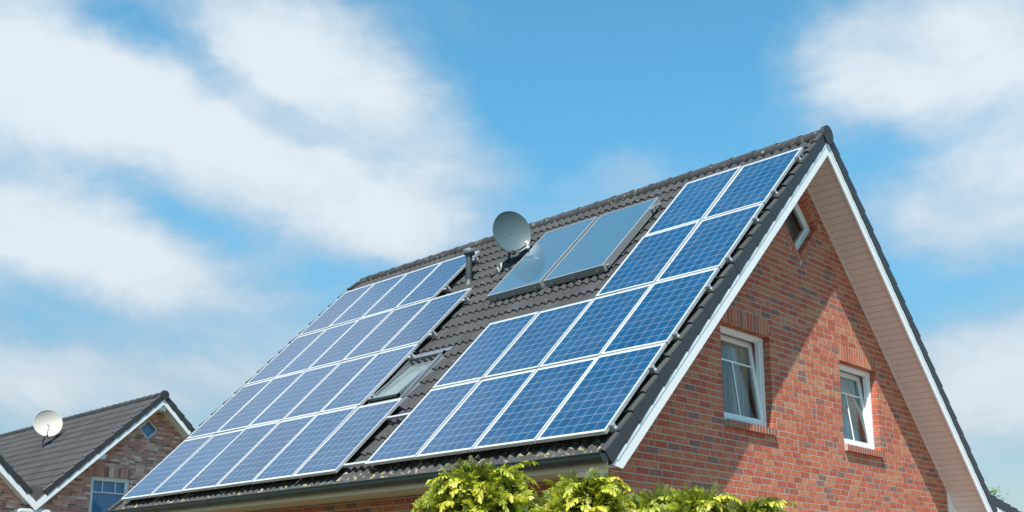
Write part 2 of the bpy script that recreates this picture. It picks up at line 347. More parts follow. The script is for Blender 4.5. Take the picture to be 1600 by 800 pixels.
def rect_hole(x0, x1, z0, z1): return [(1, 0, x1), (-1, 0, -x0), (0, 1, z1), (0, -1, -z0)]
def dia_hole(cx, cz, r): return [(sx, sz, r + sx * cx + sz * cz) for sx in (1, -1) for sz in (1, -1)]

def brick_wall(name, parent, fn, p0, p1, q0, q1, halfs, holes, course, bl, brickm, mortarm, depth=.12, back=.24, seed=1, joint=.0145, extra=None, snaps=()):
    r = random.Random(seed); b = MB(); g = MB(); rows = int(math.ceil((q1 - q0) / course))
    for i in range(rows):
        z = q0 + i * course; x = p0 - r.choice([0, .25, .5, .75]) * bl; hr = 0
        while x < p1:
            L = bl / 2 if r.random() < .17 else bl
            for (e0, e1, za, zb_) in snaps:
                if za - .01 < z + course / 2 < zb_ + .01:
                    if abs(x + L - e0) < .06: L = e0 + .03 - x
                    if abs(x + L - e1) < .06: L = e1 - .03 - x
            P = [[(x + joint / 2, z + joint / 2), (x + L - joint / 2, z + joint / 2), (x + L - joint / 2, z + course - joint / 2), (x + joint / 2, z + course - joint / 2)]]
            P[0] = clip(clip(P[0], -1, 0, -p0), 1, 0, p1)
            for h in halfs: P[0] = clip(P[0], *h) if len(P[0]) > 2 else []
            P = [q for q in P if area(q) > 1e-4]
            for h in holes: P = subtract(P, h)
            v = r.random(); v = .02 + v * .06 if r.random() < .085 else .14 + .86 * v
            dd = r.uniform(-.0012, .0012)
            for q in P: b.prism(q, 0, dd, depth, v, 0, fn)
            x += L
    if extra: extra(b, r)
    body = [[(p0 + .003, q0), (p1 - .003, q0), (p1 - .003, q1), (p0 + .003, q1)]]
    for h in halfs: body[0] = clip(body[0], *h)
    for h in holes:
        body = subtract(body, [(a_, b_, c_ + (.004 if abs(a_) + abs(b_) < 1.5 else .006)) for a_, b_, c_ in h])
    for q in body: b.prism(q, 0, .0025, back, .5, 1, fn)
    return b.build(name, [brickm, mortarm], parent)

# ------------------------------------------------------------------ roof pieces
def slope_tiles(name, parent, T, length, y0, y1, m, roll=.15, expo=.3385, amp=.024, base=.082, lift=.026, seed=3, s_top=.1, hole=None, mossy=True, per=8, tilew=.30):
    """T(s, y, off) -> xyz ; rows of interlocking rolled tiles; noses drop towards the eave"""
    r = random.Random(seed); b = MB(); nrow = int(round((length - s_top) / expo)); ny = int(round((y1 - y0) / roll)) * per
    ys = [y0 + (y1 - y0) * k / ny for k in range(ny + 1)]
    def prof(y):
        t = ((y - y0) / roll) % 1.0
        c = math.cos(2 * math.pi * (t - .5)); return amp * (max(0, .5 + .5 * c) ** .8) * 2 - amp * .55
    for i in range(nrow):
        sb = length - (nrow - 1 - i) * expo; stp = sb - expo - .01
        if stp < s_top - .2: stp = s_top - .2
        jt = {}
        vs = []
        for k, y in enumerate(ys):
            ti = int((y - y0) / tilew + 1e-6)
            if ti not in jt: jt[ti] = (r.uniform(-.0025, .0025), r.uniform(-.004, .004), r.random())
            dz, ds, _ = jt[ti]; h = prof(y)
            vs += [T(stp, y, base + h * .9 - .002), T(sb + ds - .05, y, base + lift * .86 + h + dz), T(sb + ds, y, base + lift + h - .001 + dz), T(sb + ds + .004, y, base + lift + h - .010 + dz), T(sb + ds, y, base - .012 + h * .55)]
        for k in range(ny):
            if hole and hole(sb - expo / 2, ys[k]): continue
            ti = int((ys[k] + .001 - y0) / tilew + 1e-6); vv = jt.get(ti, (0, 0, .5))[2]
            t = ((ys[k] - y0) / roll) % 1.0; crown = .35 < t < .8
            mo = 0
            if mossy: mo = (.95 if i == nrow - 1 else .15 if i > nrow - 3 else 0)
            a = k * 5; c = a + 5
            b2 = len(b.v)
            for j in range(4):
                mm = mo * ((.55, 1.1, 1.3, 1.3) if mo > .9 else (.25, .8, 1.1, 1.15))[j] * (1 if crown else .75) + (.22 if (mossy and j >= 2 and r.random() < .25) else 0)
                b.f.append((a + j + b2 * 0, c + j, c + j + 1, a + j + 1)); b.a.append(vv); b.b.append(mm); b.mi.append(0); b.smooth.append(j in (0, 1))
        # shift indices for this row
        n0 = len(b.v); cnt = 0
        for q in range(len(b.f) - 1, -1, -1):
            if getattr(b, 'mark', 0) > q: break
            b.f[q] = tuple(z + n0 for z in b.f[q])
        b.v += [tuple(q) for q in vs]; b.mark = len(b.f)
    return b.build(name, m, parent)

def gable_frame(cx, cz, th, sgn, y0=0):
    c, s = math.cos(th), math.sin(th)
    def T(sl, y, off): return Vector((cx + sgn * (c * sl) + sgn * s * off, y0 + y, cz - s * sl + c * off))
    return T

def verge(name, parent, T, length, expo, y, outw, thick, m, top=.150, bot=.006, s0=0.0, flip=1):
    """stepped verge tiles; y = outer face plane, thick goes inwards (outw = -1 when outer face looks to -y)"""
    b = MB(); n = int(round((length - s0) / expo)); rr = random.Random(5)
    for i in range(n):
        sb = length - (n - 1 - i) * expo; st = sb - expo - .012
        if i == 0: st = s0
        j = rr.uniform(-.002, .002)
        prof = [(st, bot + .012), (sb, bot - .012), (sb, top + .022 + j), (st, top - .008)]
        ya, yb = y + outw * (.012 + j), y - outw * thick
        vs = [T(s_, ya, o_) for s_, o_ in prof] + [T(s_, yb, o_) for s_, o_ in prof]
        b.add(vs, [(0, 1, 2, 3), (7, 6, 5, 4), (0, 4, 5, 1), (1, 5, 6, 2), (2, 6, 7, 3), (3, 7, 4, 0)], rr.random())
        # rounded roll on top
        k = 8; ring = []
        for sl, tp in ((st, top - .008), (sb, top + .022 + j)):
            ring.append([T(sl, (ya - outw * .045) + math.cos(math.pi * q / k) * .045 * outw, tp - .012 + math.sin(math.pi * q / k) * .034) for q in range(k + 1)])
        for q in range(k): b.face([ring[0][q], ring[0][q + 1], ring[1][q + 1], ring[1][q]], rr.random(), 0, 1, True)
        b.face(ring[1], .3, .5, 1)
    return b

def ridge_caps(name, parent, cx, cz, y0, y1, m, r=.125, zc=.085, expo=.395, seed=8, end_disc=True, mm=.7):
    b = MB(); rr = random.Random(seed); n = int((y1 - y0) / expo) + 1; k = 12
    for i in range(n):
        ya = y0 + i * expo; yb = min(ya + expo + .03, y1 + .02); rings = []
        # the wide (mouth) end looks to the gable
        for yy, ra in ((ya, r + .004), (ya + .05, r + .003), (ya + .055, r - .003), (yb, r - .010)):
            rings.append([Vector((cx + math.cos(math.pi * (q / k * 1.24 - .12)) * ra * .92, yy, cz + zc + math.sin(math.pi * (q / k * 1.24 - .12)) * ra)) for q in range(k + 1)])
        vv = rr.random()
        for j in range(3):
            for q in range(k): b.face([rings[j][q], rings[j + 1][q], rings[j + 1][q + 1], rings[j][q + 1]], vv, (.42 if rr.random() < .5 else .2) * mm, 0, True)
        b.face(rings[0], vv, .2); b.face(list(reversed(rings[3])), vv, 0)
    if end_disc:
        b.tube([(cx, y0 - .035, cz + zc + .01), (cx, y0 + .03, cz + zc + .01)], r + .018, 20, .3, 1)
    return b.build(name, [m, M['verge']], parent)

# ------------------------------------------------------------------ setting
GZ = -8.25
g = MB(); g.face([(-600, -600, GZ), (600, -600, GZ), (600, 600, GZ), (-600, 600, GZ)])
o = g.build('ground', M['lawn']); o['kind'] = 'structure'
g = MB(); g.face([(-4.2, -9, GZ + .004), (9, -9, GZ + .004), (9, .3, GZ + .004), (-4.2, .3, GZ + .004)])  # unseen paving, added and sized for its warm bounce onto the gable soffit
o = g.build('bounce_paving', M['paving']); o['kind'] = 'structure'

# ------------------------------------------------------------------ the main house
TH = R(45); YW = .546; WX = 4.6457; LEN = 11.03; SE = 7.44
CO = .08647; ZB = -4.366; ZT = ZB + 15 * CO
house = thing('brick_house', 'large red brick gable house with dark tiled roof covered in solar panels', 'house', (0, 0, GZ))
hpar = bpy.data.objects.new  # (parts are given in world coordinates: undo the empty's offset)
def hp(o):
    o.matrix_parent_inverse = Matrix.Translation((0, 0, -GZ)); return o
TL = gable_frame(0, 0, TH, -1); TR = gable_frame(0, 0, TH, 1)
s2 = math.sqrt(.5)
W1 = (-2.2419, -1.0109); W2 = (1.0109, 2.2419); DC = (0, -1.085); DR_ = .565
sol = 3 * CO
holes = [rect_hole(W1[0], W1[1], ZB, ZT), rect_hole(W2[0], W2[1], ZB, ZT), dia_hole(*DC, DR_)]
bholes = [rect_hole(W1[0], W1[1], ZB - CO * 1.0, ZT + sol), rect_hole(W2[0], W2[1], ZB - CO * 1.0, ZT + sol), dia_hole(*DC, DR_ + .165)]
fnG = lambda p, q, d: Vector((p, YW + d, q))
def extras(b, r):
    for (a, c) in (W1, W2):
        n = 15; w = (c - a) / n
        for i in range(n):
            v = r.random(); v = .05 if r.random() < .12 else .14 + .86 * v
            b.prism([(a + i * w + .0085, ZT), (a + (i + 1) * w - .0085, ZT), (a + (i + 1) * w - .0085, ZT + sol - .008), (a + i * w + .0085, ZT + sol - .008)], 0, r.uniform(-.001, .001), .12, v, 0, fnG)
        b.prism([(a - .002, ZT + .004), (c + .002, ZT + .004), (c + .002, ZT + sol + .002), (a - .002, ZT + sol + .002)], 0, .0025, .24, .5, 1, fnG)
        b.prism([(a - .002, ZB - CO - .002), (c + .002, ZB - CO - .002), (c + .002, ZB - .02), (a - .002, ZB - .02)], 0, .006, .24, .5, 1, fnG)
    for sx, sz in ((1, 1), (1, -1), (-1, 1), (-1, -1)):
        P = [(DC[0] + sx * (DR_ + .008), DC[1]), (DC[0] + sx * (DR_ + .168), DC[1]), (DC[0], DC[1] + sz * (DR_ + .168)), (DC[0], DC[1] + sz * (DR_ + .008))]
        b.prism(P, 0, .004, .24, .5, 1, fnG)
    # rowlock ring round the diamond
    s2 = math.sqrt(.5); side = DR_ * math.sqrt(2); n = 11; w = side / n
    for (ax, az, bx, bz) in ((DR_, 0, 0, -DR_), (0, -DR_, -DR_, 0), (-DR_, 0, 0, DR_), (0, DR_, DR_, 0)):
        P0 = Vector((DC[0] + ax, DC[1] + az)); P1 = Vector((DC[0] + bx, DC[1] + bz)); t = (P1 - P0).normalized(); nrm = Vector((-(t.y), t.x))
        if nrm.dot(P0 - Vector(DC)) < 0: nrm = -nrm
        for i in range(-1, n):
            u0 = i * w + .007; u1 = (i + 1) * w - .007
            v = .14 + .86 * r.random()
            poly = [P0 + t * u0, P0 + t * u1, P0 + t * u1 + nrm * .110, P0 + t * u0 + nrm * .110]
            if i == -1: poly = [P0 + t * u0 + nrm * .0, P0 + nrm * 0 - t * .005, P0 - t * .005 + nrm * .110, P0 + t * u0 + nrm * .110]
            b.prism([(q.x, q.y) for q in poly], 0, r.uniform(-.001, .001), .12, v, 0, fnG)
q0 = ZB - CO * 44
hal = [(1, 1, -.02), (-1, 1, -.02)]
hp(brick_wall('gable_wall', house, fnG, -WX, WX, q0, -.1, hal, bholes, CO, .2555, M['brick'], M['mortar'], seed=4, extra=extras, snaps=[(W1[0], W1[1], ZB, ZT), (W2[0], W2[1], ZB, ZT)]))
fnE = lambda p, q, d: Vector((-WX + d, p, q))
hp(brick_wall('eave_wall', house, fnE, YW + .125, LEN - .55, q0, -5.1, [], [], CO, .2555, M['brick'], M['mortar'], seed=9))
b = MB(); b.box((WX - .24, YW + .25, q0), (WX, LEN - .55, -4.9)); b.box((-WX + .25, LEN - .79, q0), (WX - .25, LEN - .552, -4.8))
P = [(-WX, -4.8), (WX, -4.8), (0, -.15)]; b.prism(P, 0, LEN - .79 - YW, LEN - .552 - YW, .5, 0, fnG)
hp(b.build('rear_wall', M['brick'], house))
# sills: rowlock bricks standing proud
for (a, c) in (W1, W2):
    b = MB(); n = 16; w = (c - a + .0) / n; r = random.Random(int(a * 10) + 40)
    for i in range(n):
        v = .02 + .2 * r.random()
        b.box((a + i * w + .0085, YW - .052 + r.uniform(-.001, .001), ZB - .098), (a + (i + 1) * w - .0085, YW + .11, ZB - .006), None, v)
    b.box((a + .006, YW - .049, ZB - .096), (c - .006, YW + .11, ZB - .012), None, .5, 1)
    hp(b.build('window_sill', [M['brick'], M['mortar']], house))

# windows ------------------------------------------------------------------
def bars(b, x0, x1, z0, z1, w, y0, y1, T=None):
    b.box((x0, y0, z0), (x0 + w, y1, z1), T); b.box((x1 - w, y0, z0), (x1, y1, z1), T)
    b.box((x0 + w, y0, z0), (x1 - w, y1, z0 + w), T); b.box((x0 + w, y0, z1 - w), (x1 - w, y1, z1), T)
def curtain(parent, x0, x1, z0, z1, y, m, folds, seed, name='curtain', amp=.035, swing=0.):
    b = MB(); r = random.Random(seed); n = folds * 8; pts = []
    for i in range(n + 1):
        t = i / n; x = x0 + (x1 - x0) * t
        pts.append((x, y + amp * math.sin(t * folds * 2 * math.pi + r.uniform(-.3, .3)) * (.6 + .4 * math.sin(t * 9))))
    for i in range(n):
        (xa, ya), (xb, yb) = pts[i], pts[i + 1]
        b.face([(xa + swing, ya, z0), (xb + swing, yb, z0), (xb, yb, z1), (xa, ya, z1)], .5, 0, 0, True)
    return b.build(name, m, parent)
def window(x0, x1, z0, z1, y, cm, seed, wallm, tilt=7.0, cur=(.35, 1.0)):
    w = hp(MB_empty('window', house))
    b = MB(); bars(b, x0, x1, z0, z1, .048, y, y + .07); b.box((x0 + .002, y - .012, z1 - .050), (x1 - .002, y - .0005, z1 - .022))
    bars(b, x0 + .03, x1 - .03, z0 + .03, z1 - .03, .040, y + .024, y + .085)
    f = hp2(b.build('window_frame', M['upvc'], w))
    # tilted sash, hinged at its foot
    sx0, sx1, sz0, sz1 = x0 + .052, x1 - .052, z0 + .052, z1 - .052
    T = Matrix.Translation((0, y + .02, sz0)) @ Matrix.Rotation(R(-tilt), 4, 'X') @ Matrix.Translation((0, -(y + .02), -sz0))
    b = MB(); bars(b, sx0, sx1, sz0, sz1, .072, y + .004, y + .064, T)
    gx0, gx1, gz0, gz1 = sx0 + .072, sx1 - .072, sz0 + .072, sz1 - .072
    hb = gz1 - (gz1 - gz0) * .27
    b.box((gx0, y + .020, hb - .011), (gx1, y + .044, hb + .011), T); cx = (gx0 + gx1) / 2
    b.box((cx - .011, y + .021, gz0), (cx + .011, y + .043, hb - .011), T)
    hp2(b.build('window_sash', M['upvc'], w))
    b = MB(); b.box((sx1 - .001, y + .03, (z0 + z1) / 2 - .14), (sx1 + .02, y + .05, (z0 + z1) / 2 - .05)); hp2(b.build('window_hinge', M['steel'], w))
    b = MB(); b.face([T @ Vector(q) for q in ((gx0 - .01, y + .031, gz0 - .01), (gx1 + .01, y + .031, gz0 - .01), (gx1 + .01, y + .031, gz1 + .01), (gx0 - .01, y + .031, gz1 + .01))])
    hp2(b.build('window_glass', M['glass'], w))
    W_ = x1 - x0
    hp2(curtain(w, x0 + W_ * cur[0], x0 + W_ * cur[1], z0 - .1, z1 - .02, y + .22, cm, 9, seed, swing=-.0))
    # inner reveal and the room behind
    b = MB()
    b.box((x1 - .01, y + .09, z0 - .1), (x1 + .03, y + .42, z1)); b.box((x0 - .03, y + .09, z0 - .1), (x0 + .01, y + .42, z1)); b.box((x0 - .03, y + .09, z1 - .03), (x1 + .03, y + .42, z1 + .01)); b.box((x0 - .03, y + .09, z0 - .04), (x1 + .03, y + .42, z0 + .0))
    hp2(b.build('inner_reveal', wallm, w))
    return w
def MB_empty(name, parent):
    o = bpy.data.objects.new(name, None); COL.objects.link(o); o.parent = parent; o.empty_display_size = .1; return o
def hp2(o): return o   # the window empty sits at the world origin already
window(W1[0] + .004, W1[1] - .004, ZB + .002, ZT - .002, YW + .105, M['curtain'], 3, M['pink'], cur=(.42, .92))
window(W2[0] + .004, W2[1] - .004, ZB + .002, ZT - .002, YW + .105, M['curtainw'], 7, M['interior'], cur=(.30, .95))
b = MB()
for a, c in ((-2.45, -.05), (.05, 2.45)):
    x0, x1, y0, y1, z0, z1 = a, c, YW + .53, YW + 3.2, -5.3, -2.75
    b.face([(x0, y1, z0), (x1, y1, z0), (x1, y1, z1), (x0, y1, z1)]); b.face([(x0, y0, z0), (x0, y1, z0), (x0, y1, z1), (x0, y0, z1)]); b.face([(x1, y0, z0), (x1, y1, z0), (x1, y1, z1), (x1, y0, z1)])
    b.face([(x0, y0, z0), (x1, y0, z0), (x1, y1, z0), (x0, y1, z0)]); b.face([(x0, y0, z1), (x1, y0, z1), (x1, y1, z1), (x0, y1, z1)])
hp(b.build('interior_wall', M['interior'], house))
# diamond window
dw = hp(MB_empty('window', house)); dw['label'] = 'small diamond-shaped window under the gable peak'
T = Matrix.Translation((DC[0], YW + .10, DC[1])) @ Matrix.Rotation(R(45), 4, 'Y'); h = DR_ * s2 - .004
b = MB(); bars(b, -h, h, -h, h, .045, 0, .07, T); bars(b, -h + .035, h - .035, -h + .035, h - .035, .055, .018, .075, T); b.build('window_frame', M['upvc'], dw)
b = MB(); b.face([T @ Vector(q) for q in ((-h + .08, .04, -h + .08), (h - .08, .04, -h + .08), (h - .08, .04, h - .08), (-h + .08, .04, h - .08))]); b.build('window_glass', M['glass'], dw)
b = MB(); b.box((-.58, YW + .4, -1.75), (.58, YW + .42, -.85)); b.build('curtain', M['curtainw'], dw)

# roof ---------------------------------------------------------------------
roof = MB_empty('roof', house); hp(roof)
skyl = lambda s, y: 4.25 < s < 5.48 and 4.93 < y < 5.71
TLi = lambda s, y, o: TL(s, y, o)
slope_tiles('roof_tiles', roof, TL, SE, .10, LEN - .05, M['tile'], seed=3, hole=skyl)
slope_tiles('roof_tiles', roof, TR, SE, .10, LEN - .05, M['tile'], seed=6, per=6)
b = MB()   # deck under the tiles
for sg, T_, L_ in ((-1, TL, SE - .04), (1, TR, SE - .04)):
    for (sa, sb_, ya, yb) in ((.06, 4.26, YW - .0, LEN - .03), (5.46, L_, YW - .0, LEN - .03), (4.26, 5.46, YW, 4.96), (4.26, 5.46, 5.68, LEN - .03)):
        vs = [T_(s_, y_, o_) for o_ in (-.085, .05) for s_, y_ in ((sa, ya), (sb_, ya), (sb_, yb), (sa, yb))]
        b.add(vs, [(0, 1, 2, 3), (7, 6, 5, 4), (0, 4, 5, 1), (1, 5, 6, 2), (2, 6, 7, 3), (3, 7, 4, 0)])
    vs = [T_(s_, y_, o_) for o_ in (-.06, .05) for s_, y_ in ((.06, .03), (L_, .03), (L_, YW), (.06, YW))]
    b.add(vs, [(0, 1, 2, 3), (7, 6, 5, 4), (0, 4, 5, 1), (1, 5, 6, 2), (2, 6, 7, 3), (3, 7, 4, 0)])
b.build('roof_deck', M['darkgrey'], roof)
vb = verge('', roof, TL, SE, .3385, 0, -1, .085, M['verge']); vb.build('verge_tiles', [M['verge'], M['tile']], roof)
vb = verge('', roof, TR, SE, .3385, 0, -1, .085, M['verge'], top=.17); vb.build('verge_tiles', [M['verge'], M['tile']], roof)
vb = verge('', roof, TL, SE, .3385, LEN, 1, .085, M['verge']); vb.build('verge_tiles', [M['verge'], M['tile']], roof)
ridge_caps('ridge_tiles', roof, 0, 0, 0.0, LEN - .1, M['tile'])
# bargeboards (white) : front faces at y = 0
BW = .1546; r2 = math.sqrt(2)
for nm, sg, zend in (('bargeboard', -1, -5.36), ('bargeboard', 1, -5.36)):
    b = MB(); P = [(0, 0), (sg * -zend, zend)] ; 
    P = [(0, 0), (0, -BW * r2), (sg * (-zend - BW * r2), zend), (sg * min(-zend, 5.262 if sg < 0 else 9), zend if sg > 0 else -5.262)]
    P = [(0, 0), (0, -BW * r2), (sg * (5.298 - BW * r2), -5.298), (sg * 5.262, -5.268)]
    b.prism(P, 0, -YW, -YW + .024, .5, 0, fnG)
    # thin drip fillet along the top
    P2 = [(0, -.0), (0, -.05), (sg * 5.17, -5.22), (sg * 5.195, -5.195)]
    b.prism(P2, 0, -YW - .006, -YW - .0005, .5, 0, fnG)
    o = hp(b.build(nm, M['white'], house))
# soffit boards under the gable overhang
def soffit(T_, L_):
    b = MB(); n = int(L_ / .118); w = .118
    for i in range(n):
        s0_ = .12 + i * w
        if s0_ + w > L_: break
        vs = [T_(s_, y_, o_) for o_ in (-.099, -.088) for s_, y_ in ((s0_ + .0025, .026), (s0_ + w - .0025, .026), (s0_ + w - .0025, YW + .03), (s0_ + .0025, YW + .03))]
        b.add(vs, [(0, 1, 2, 3), (7, 6, 5, 4), (0, 4, 5, 1), (1, 5, 6, 2), (2, 6, 7, 3), (3, 7, 4, 0)], .5)
    # strip on the wall joint
    vs = [T_(s_, y_, o_) for o_ in (-.118, -.099) for s_, y_ in ((.1, YW - .018), (L_, YW - .018), (L_, YW - .001), (.1, YW - .001))]
    b.add(vs, [(0, 1, 2, 3), (7, 6, 5, 4), (0, 4, 5, 1), (1, 5, 6, 2), (2, 6, 7, 3), (3, 7, 4, 0)], .5)
    return b
hp(soffit(TL, 7.25).build('gable_soffit', M['soffit'], house)); hp(soffit(TR, 7.4).build('gable_soffit', M['soffit'], house))
# eaves: fascia, horizontal soffit, closing boards, gutter
b = MB()
for k in range(5): b.box((-5.285 + k * .128, .03 if k == 0 else YW + .004, -5.292), (-5.285 + k * .128 + .123, LEN - .03, -5.276))
hp(b.build('eave_soffit', M['eave'], house))
b = MB(); b.box((-5.305, .03, -5.305), (-5.286, LEN - .03, -5.13)); hp(b.build('fascia', M['eave'], house))
b = MB(); b.prism([(-WX - .004, -4.80), (-5.28, -5.27), (-5.28, -5.275), (-WX - .004, -5.275)], 0, -.005, .02, .5, 0, fnG)
hp(b.build('eave_end_board', M['white'], house))
b = MB(); b.prism([(WX + .004, -4.79), (WX + .004, -5.9), (5.75, -5.9)], 0, -.012, .02, .5, 0, fnG)
hp(b.build('eave_end_board', M['white'], house))
b = MB(); b.box((-5.15, YW - .004, -5.335), (-WX - .002, YW + .12, -5.293))
hp(b.build('eave_trim', M['white'], house))
b = MB(); n = 12; gx, gz, gr = -5.372, -5.165, .074
ring = lambda rr_, y: [Vector((gx + rr_ * math.cos(math.pi + math.pi * k / n), y, gz + rr_ * 1.25 * math.sin(math.pi + math.pi * k / n))) for k in range(n + 1)]
segs = [.0 + i * (LEN) / 4 for i in range(5)]
A, B_ = ring(gr, .0), ring(gr, LEN); A2, B2 = ring(gr - .005, .0), ring(gr - .005, LEN)
for k in range(n):
    b.face([A[k], B_[k], B_[k + 1], A[k + 1]], .5, 0, 0, True); b.face([A2[k + 1], B2[k + 1], B2[k], A2[k]], .5, 0, 0, True)
for y in (.0, LEN): b.face(ring(gr, y) if y else list(reversed(ring(gr, y))))
b.tube([(gx - gr, .0, gz + .004), (gx - gr, LEN, gz + .004)], .011, 8)
gut = hp(b.build('gutter', M['gutter'], house))
for i in range(14):
    b = MB(); y = .45 + i * .8; rA, rB = ring(gr + .004, y), ring(gr + .004, y + .028)
    for k in range(n): b.face([rA[k], rB[k], rB[k + 1], rA[k + 1]])
    b.box((gx + gr, y, gz - .01), (gx + gr + .03, y + .028, gz + .012))
    b.build('gutter_bracket', M['gutter'], gut)

# vent pipe on the roof (sub-part of the roof)
vp = TL(1.70, 6.30, .10); b = MB()
b.tube([vp + Vector((0, 0, -.12)), vp + Vector((0, 0, .50))], .060, 18)
b.tube([vp + Vector((0, 0, .085)), vp + Vector((0, 0, .10))], .066, 18); b.tube([vp + Vector((0, 0, .14)), vp + Vector((0, 0, .15))], .065, 18)
b.tube([vp + Vector((0, 0, -.10)), vp + Vector((0, 0, .03))], [.105, .068], 18)
b.tube([vp + Vector((0, 0, .50)), vp + Vector((0, 0, .515)), vp + Vector((0, 0, .60)), vp + Vector((0, 0, .612))], [.070, .100, .103, .085], 20, mi=1)
b.tube([vp + Vector((0, 0, .612)), vp + Vector((0, 0, .65))], [.05, .045], 12)
b.build('vent_pipe', [M['darkgrey'], M['capgrey']], roof)

# skylight in the slope
def slopeT(s_, y_, o_=0):
    """local x = +y world reversed, y = up the slope, z = normal"""
    P = TL(s_, y_, o_); c, s = math.cos(TH), math.sin(TH)
    Mx = Matrix(((0, c, -s), (-1, 0, 0), (0, s, c))).to_4x4(); Mx.translation = P; return Mx
sl = hp(MB_empty('skylight', house)); sl['label'] = 'grey framed roof window between the two solar arrays'
T = slopeT(5.49, 4.93, 0)      # local x from -.78 (far) to 0, y 0..1.2
b = MB(); bars(b, -.78, 0, 0, 1.22, .055, 0, 0)     # placeholder extents replaced below
b = MB()
for (x0, x1, y0, y1, z0, z1) in ((-.80, -.735, 0, 1.24, .02, .155), (-.045, .02, 0, 1.24, .02, .155), (-.80, .02, 1.16, 1.24, .02, .17), (-.80, .02, -.02, .05, .02, .15),
                                 (-.90, -.80, -.1, 1.33, .085, .115), (.02, .12, -.1, 1.33, .085, .115), (-.9, .12, 1.24, 1.34, .09, .135)):
    b.box((x0, y0, z0), (x1, y1, z1), T)
b.build('skylight_frame', M['zinc'], sl)
T2 = T @ Matrix.Translation((0, .60, .125)) @ Matrix.Rotation(R(-5), 4, 'X') @ Matrix.Translation((0, -.60, -.125))
b = MB()
for (x0, x1, y0, y1, z0, z1) in ((-.73, -.685, .055, 1.05, .125, .165), (-.095, -.05, .055, 1.05, .125, .165), (-.73, -.05, .055, .095, .125, .163)):
    b.box((x0, y0, z0), (x1, y1, z1), T2)
b.box((-.73, 1.05, .07), (-.05, 1.155, .10), T)
b.build('skylight_sash', M['zinc'], sl)
b = MB(); b.box((-.69, .09, .118), (-.09, 1.05, .132), T2); b.build('skylight_glass', M['skyglass'], sl)
b = MB(); b.box((-.735, 1.02, .04), (-.045, 1.16, .068), T); b.build('skylight_lining', mat('pine_lining', (.33, .20, .10), .6), sl)

# ------------------------------------------------------------------ solar panels
S0R, YR, S0L, YL, PW, PH, HP = 7.1984, .0808, 7.2661, 4.6625, 1.01, 1.6546, .25
PWD, PHT, FT = .992, 1.628, .042
def make_panel():
    t = thing('solar_panel', 'x', 'solar panel')
    b = MB(); fw = .025
    for (x0, x1, y0, y1) in ((-PWD, 0, 0, fw), (-PWD, 0, PHT - fw, PHT), (-PWD, -PWD + fw, fw, PHT - fw), (-fw, 0, fw, PHT - fw)):
        b.box((x0, y0, -FT), (x1, y1, 0))
    b.build('panel_frame', M['alu'], t)
    b = MB(); b.face([(-PWD + fw - .002, fw - .002, -.004), (-fw + .002, fw - .002, -.004), (-fw + .002, PHT - fw + .002, -.004), (-PWD + fw - .002, PHT - fw + .002, -.004)])
    o = b.build('cell_sheet', M['pv'], t)
    uvl = o.data.uv_layers.new(name='UVMap'); gx = PWD - 2 * fw + .004; gy = PHT - 2 * fw + .004; cs = .1545
    mu, mv = (gx - 6 * cs) / 2 / cs, (gy - 10 * cs) / 2 / cs
    for l, (u, v) in zip(uvl.data, ((-mu, -mv), (6 + mu, -mv), (6 + mu, 10 + mv), (-mu, 10 + mv))): l.uv = (u, v)
    b = MB(); b.face([(-PWD + fw, fw, -.012), (-PWD + fw, PHT - fw, -.012), (-fw, PHT - fw, -.012), (-fw, fw, -.012)])
    b.build('back_sheet', M['plasticw'], t)
    return t
panel0 = make_panel(); used = []
def copy_tree(o, parent=None):
    c = o.copy(); COL.objects.link(c); c.parent = parent
    for ch in list(o.children): copy_tree(ch, c)
    return c
ordn = ['first', 'second', 'third', 'fourth', 'fifth', 'sixth']
rown = ['bottom row', 'lower middle row', 'upper middle row', 'top row']
for arr, s0, y0, ranges in (('near', S0R, YR, (range(0, 4), range(0, 4), range(0, 2), range(0, 2))), ('far', S0L, YL, (range(0, 6), range(1, 6), range(1, 6), range(2, 6)))):
    for v, rg in enumerate(ranges):
        for k, u in enumerate(rg):
            p = panel0 if not used else copy_tree(panel0); used.append(1)
            p.matrix_basis = slopeT(s0 - v * PH - .004 + rnd.uniform(-.002, .002), y0 + u * PW + .003, HP + rnd.uniform(-.0015, .0015)) @ Matrix.Rotation(R(rnd.uniform(-.25, .25)), 4, 'X') @ Matrix.Rotation(R(rnd.uniform(-.25, .25)), 4, 'Y')
            if arr == 'near':
                p['label'] = 'deep blue solar panel, %s from the gable edge, %s of the near array' % (ordn[k], rown[v]); p['group'] = 'solar panels of the array beside the gable'
            else:
                p['label'] = 'paler solar panel, %s from the right in the %s of the left array' % (ordn[k], rown[v]); p['group'] = 'solar panels of the left array'
# rails, with clamps as their parts
VR = [.07, .70, 1.10, 1.72, 2.13, 2.73, 3.18, 3.79]
RO = HP - FT - .002
def rail(s_, ya, yb, label, group, clamp=True):
    t = thing('mounting_rail', label, 'rail', mw=slopeT(s_, ya, RO)); t['group'] = group
    L = yb - ya; b = MB()
    b.box((-L, -.02, -.042), (0, .02, -.0)); b.box((-L, -.008, -.052), (0, .008, -.0425)); b.build('rail_profile', M['alu'], t)
    b = MB()
    # end clamp
    b.box((-.045, -.022, .0), (-.010, .022, .040)); b.box((-.075, -.022, .040), (-.012, .022, .046)); b.tube([(-.028, 0, .046), (-.028, 0, .058)], .009, 6)
    if clamp: b.build('end_clamp', M['steel'], t)
    for q in range(int(L / 1.2) + 1):
        x = -.10 - q * 1.2
        if -x > L: break
        b = MB(); b.box((x - .016, -.075, -.100), (x + .016, .020, -.092)); b.box((x - .016, .012, -.095), (x + .016, .022, -.040)); b.box((x - .014, -.075, -.128), (x + .014, -.067, -.094)); b.box((x - .02, .022, -.05), (x + .02, .034, -.01))
        b.build('roof_hook', M['steel'], t)
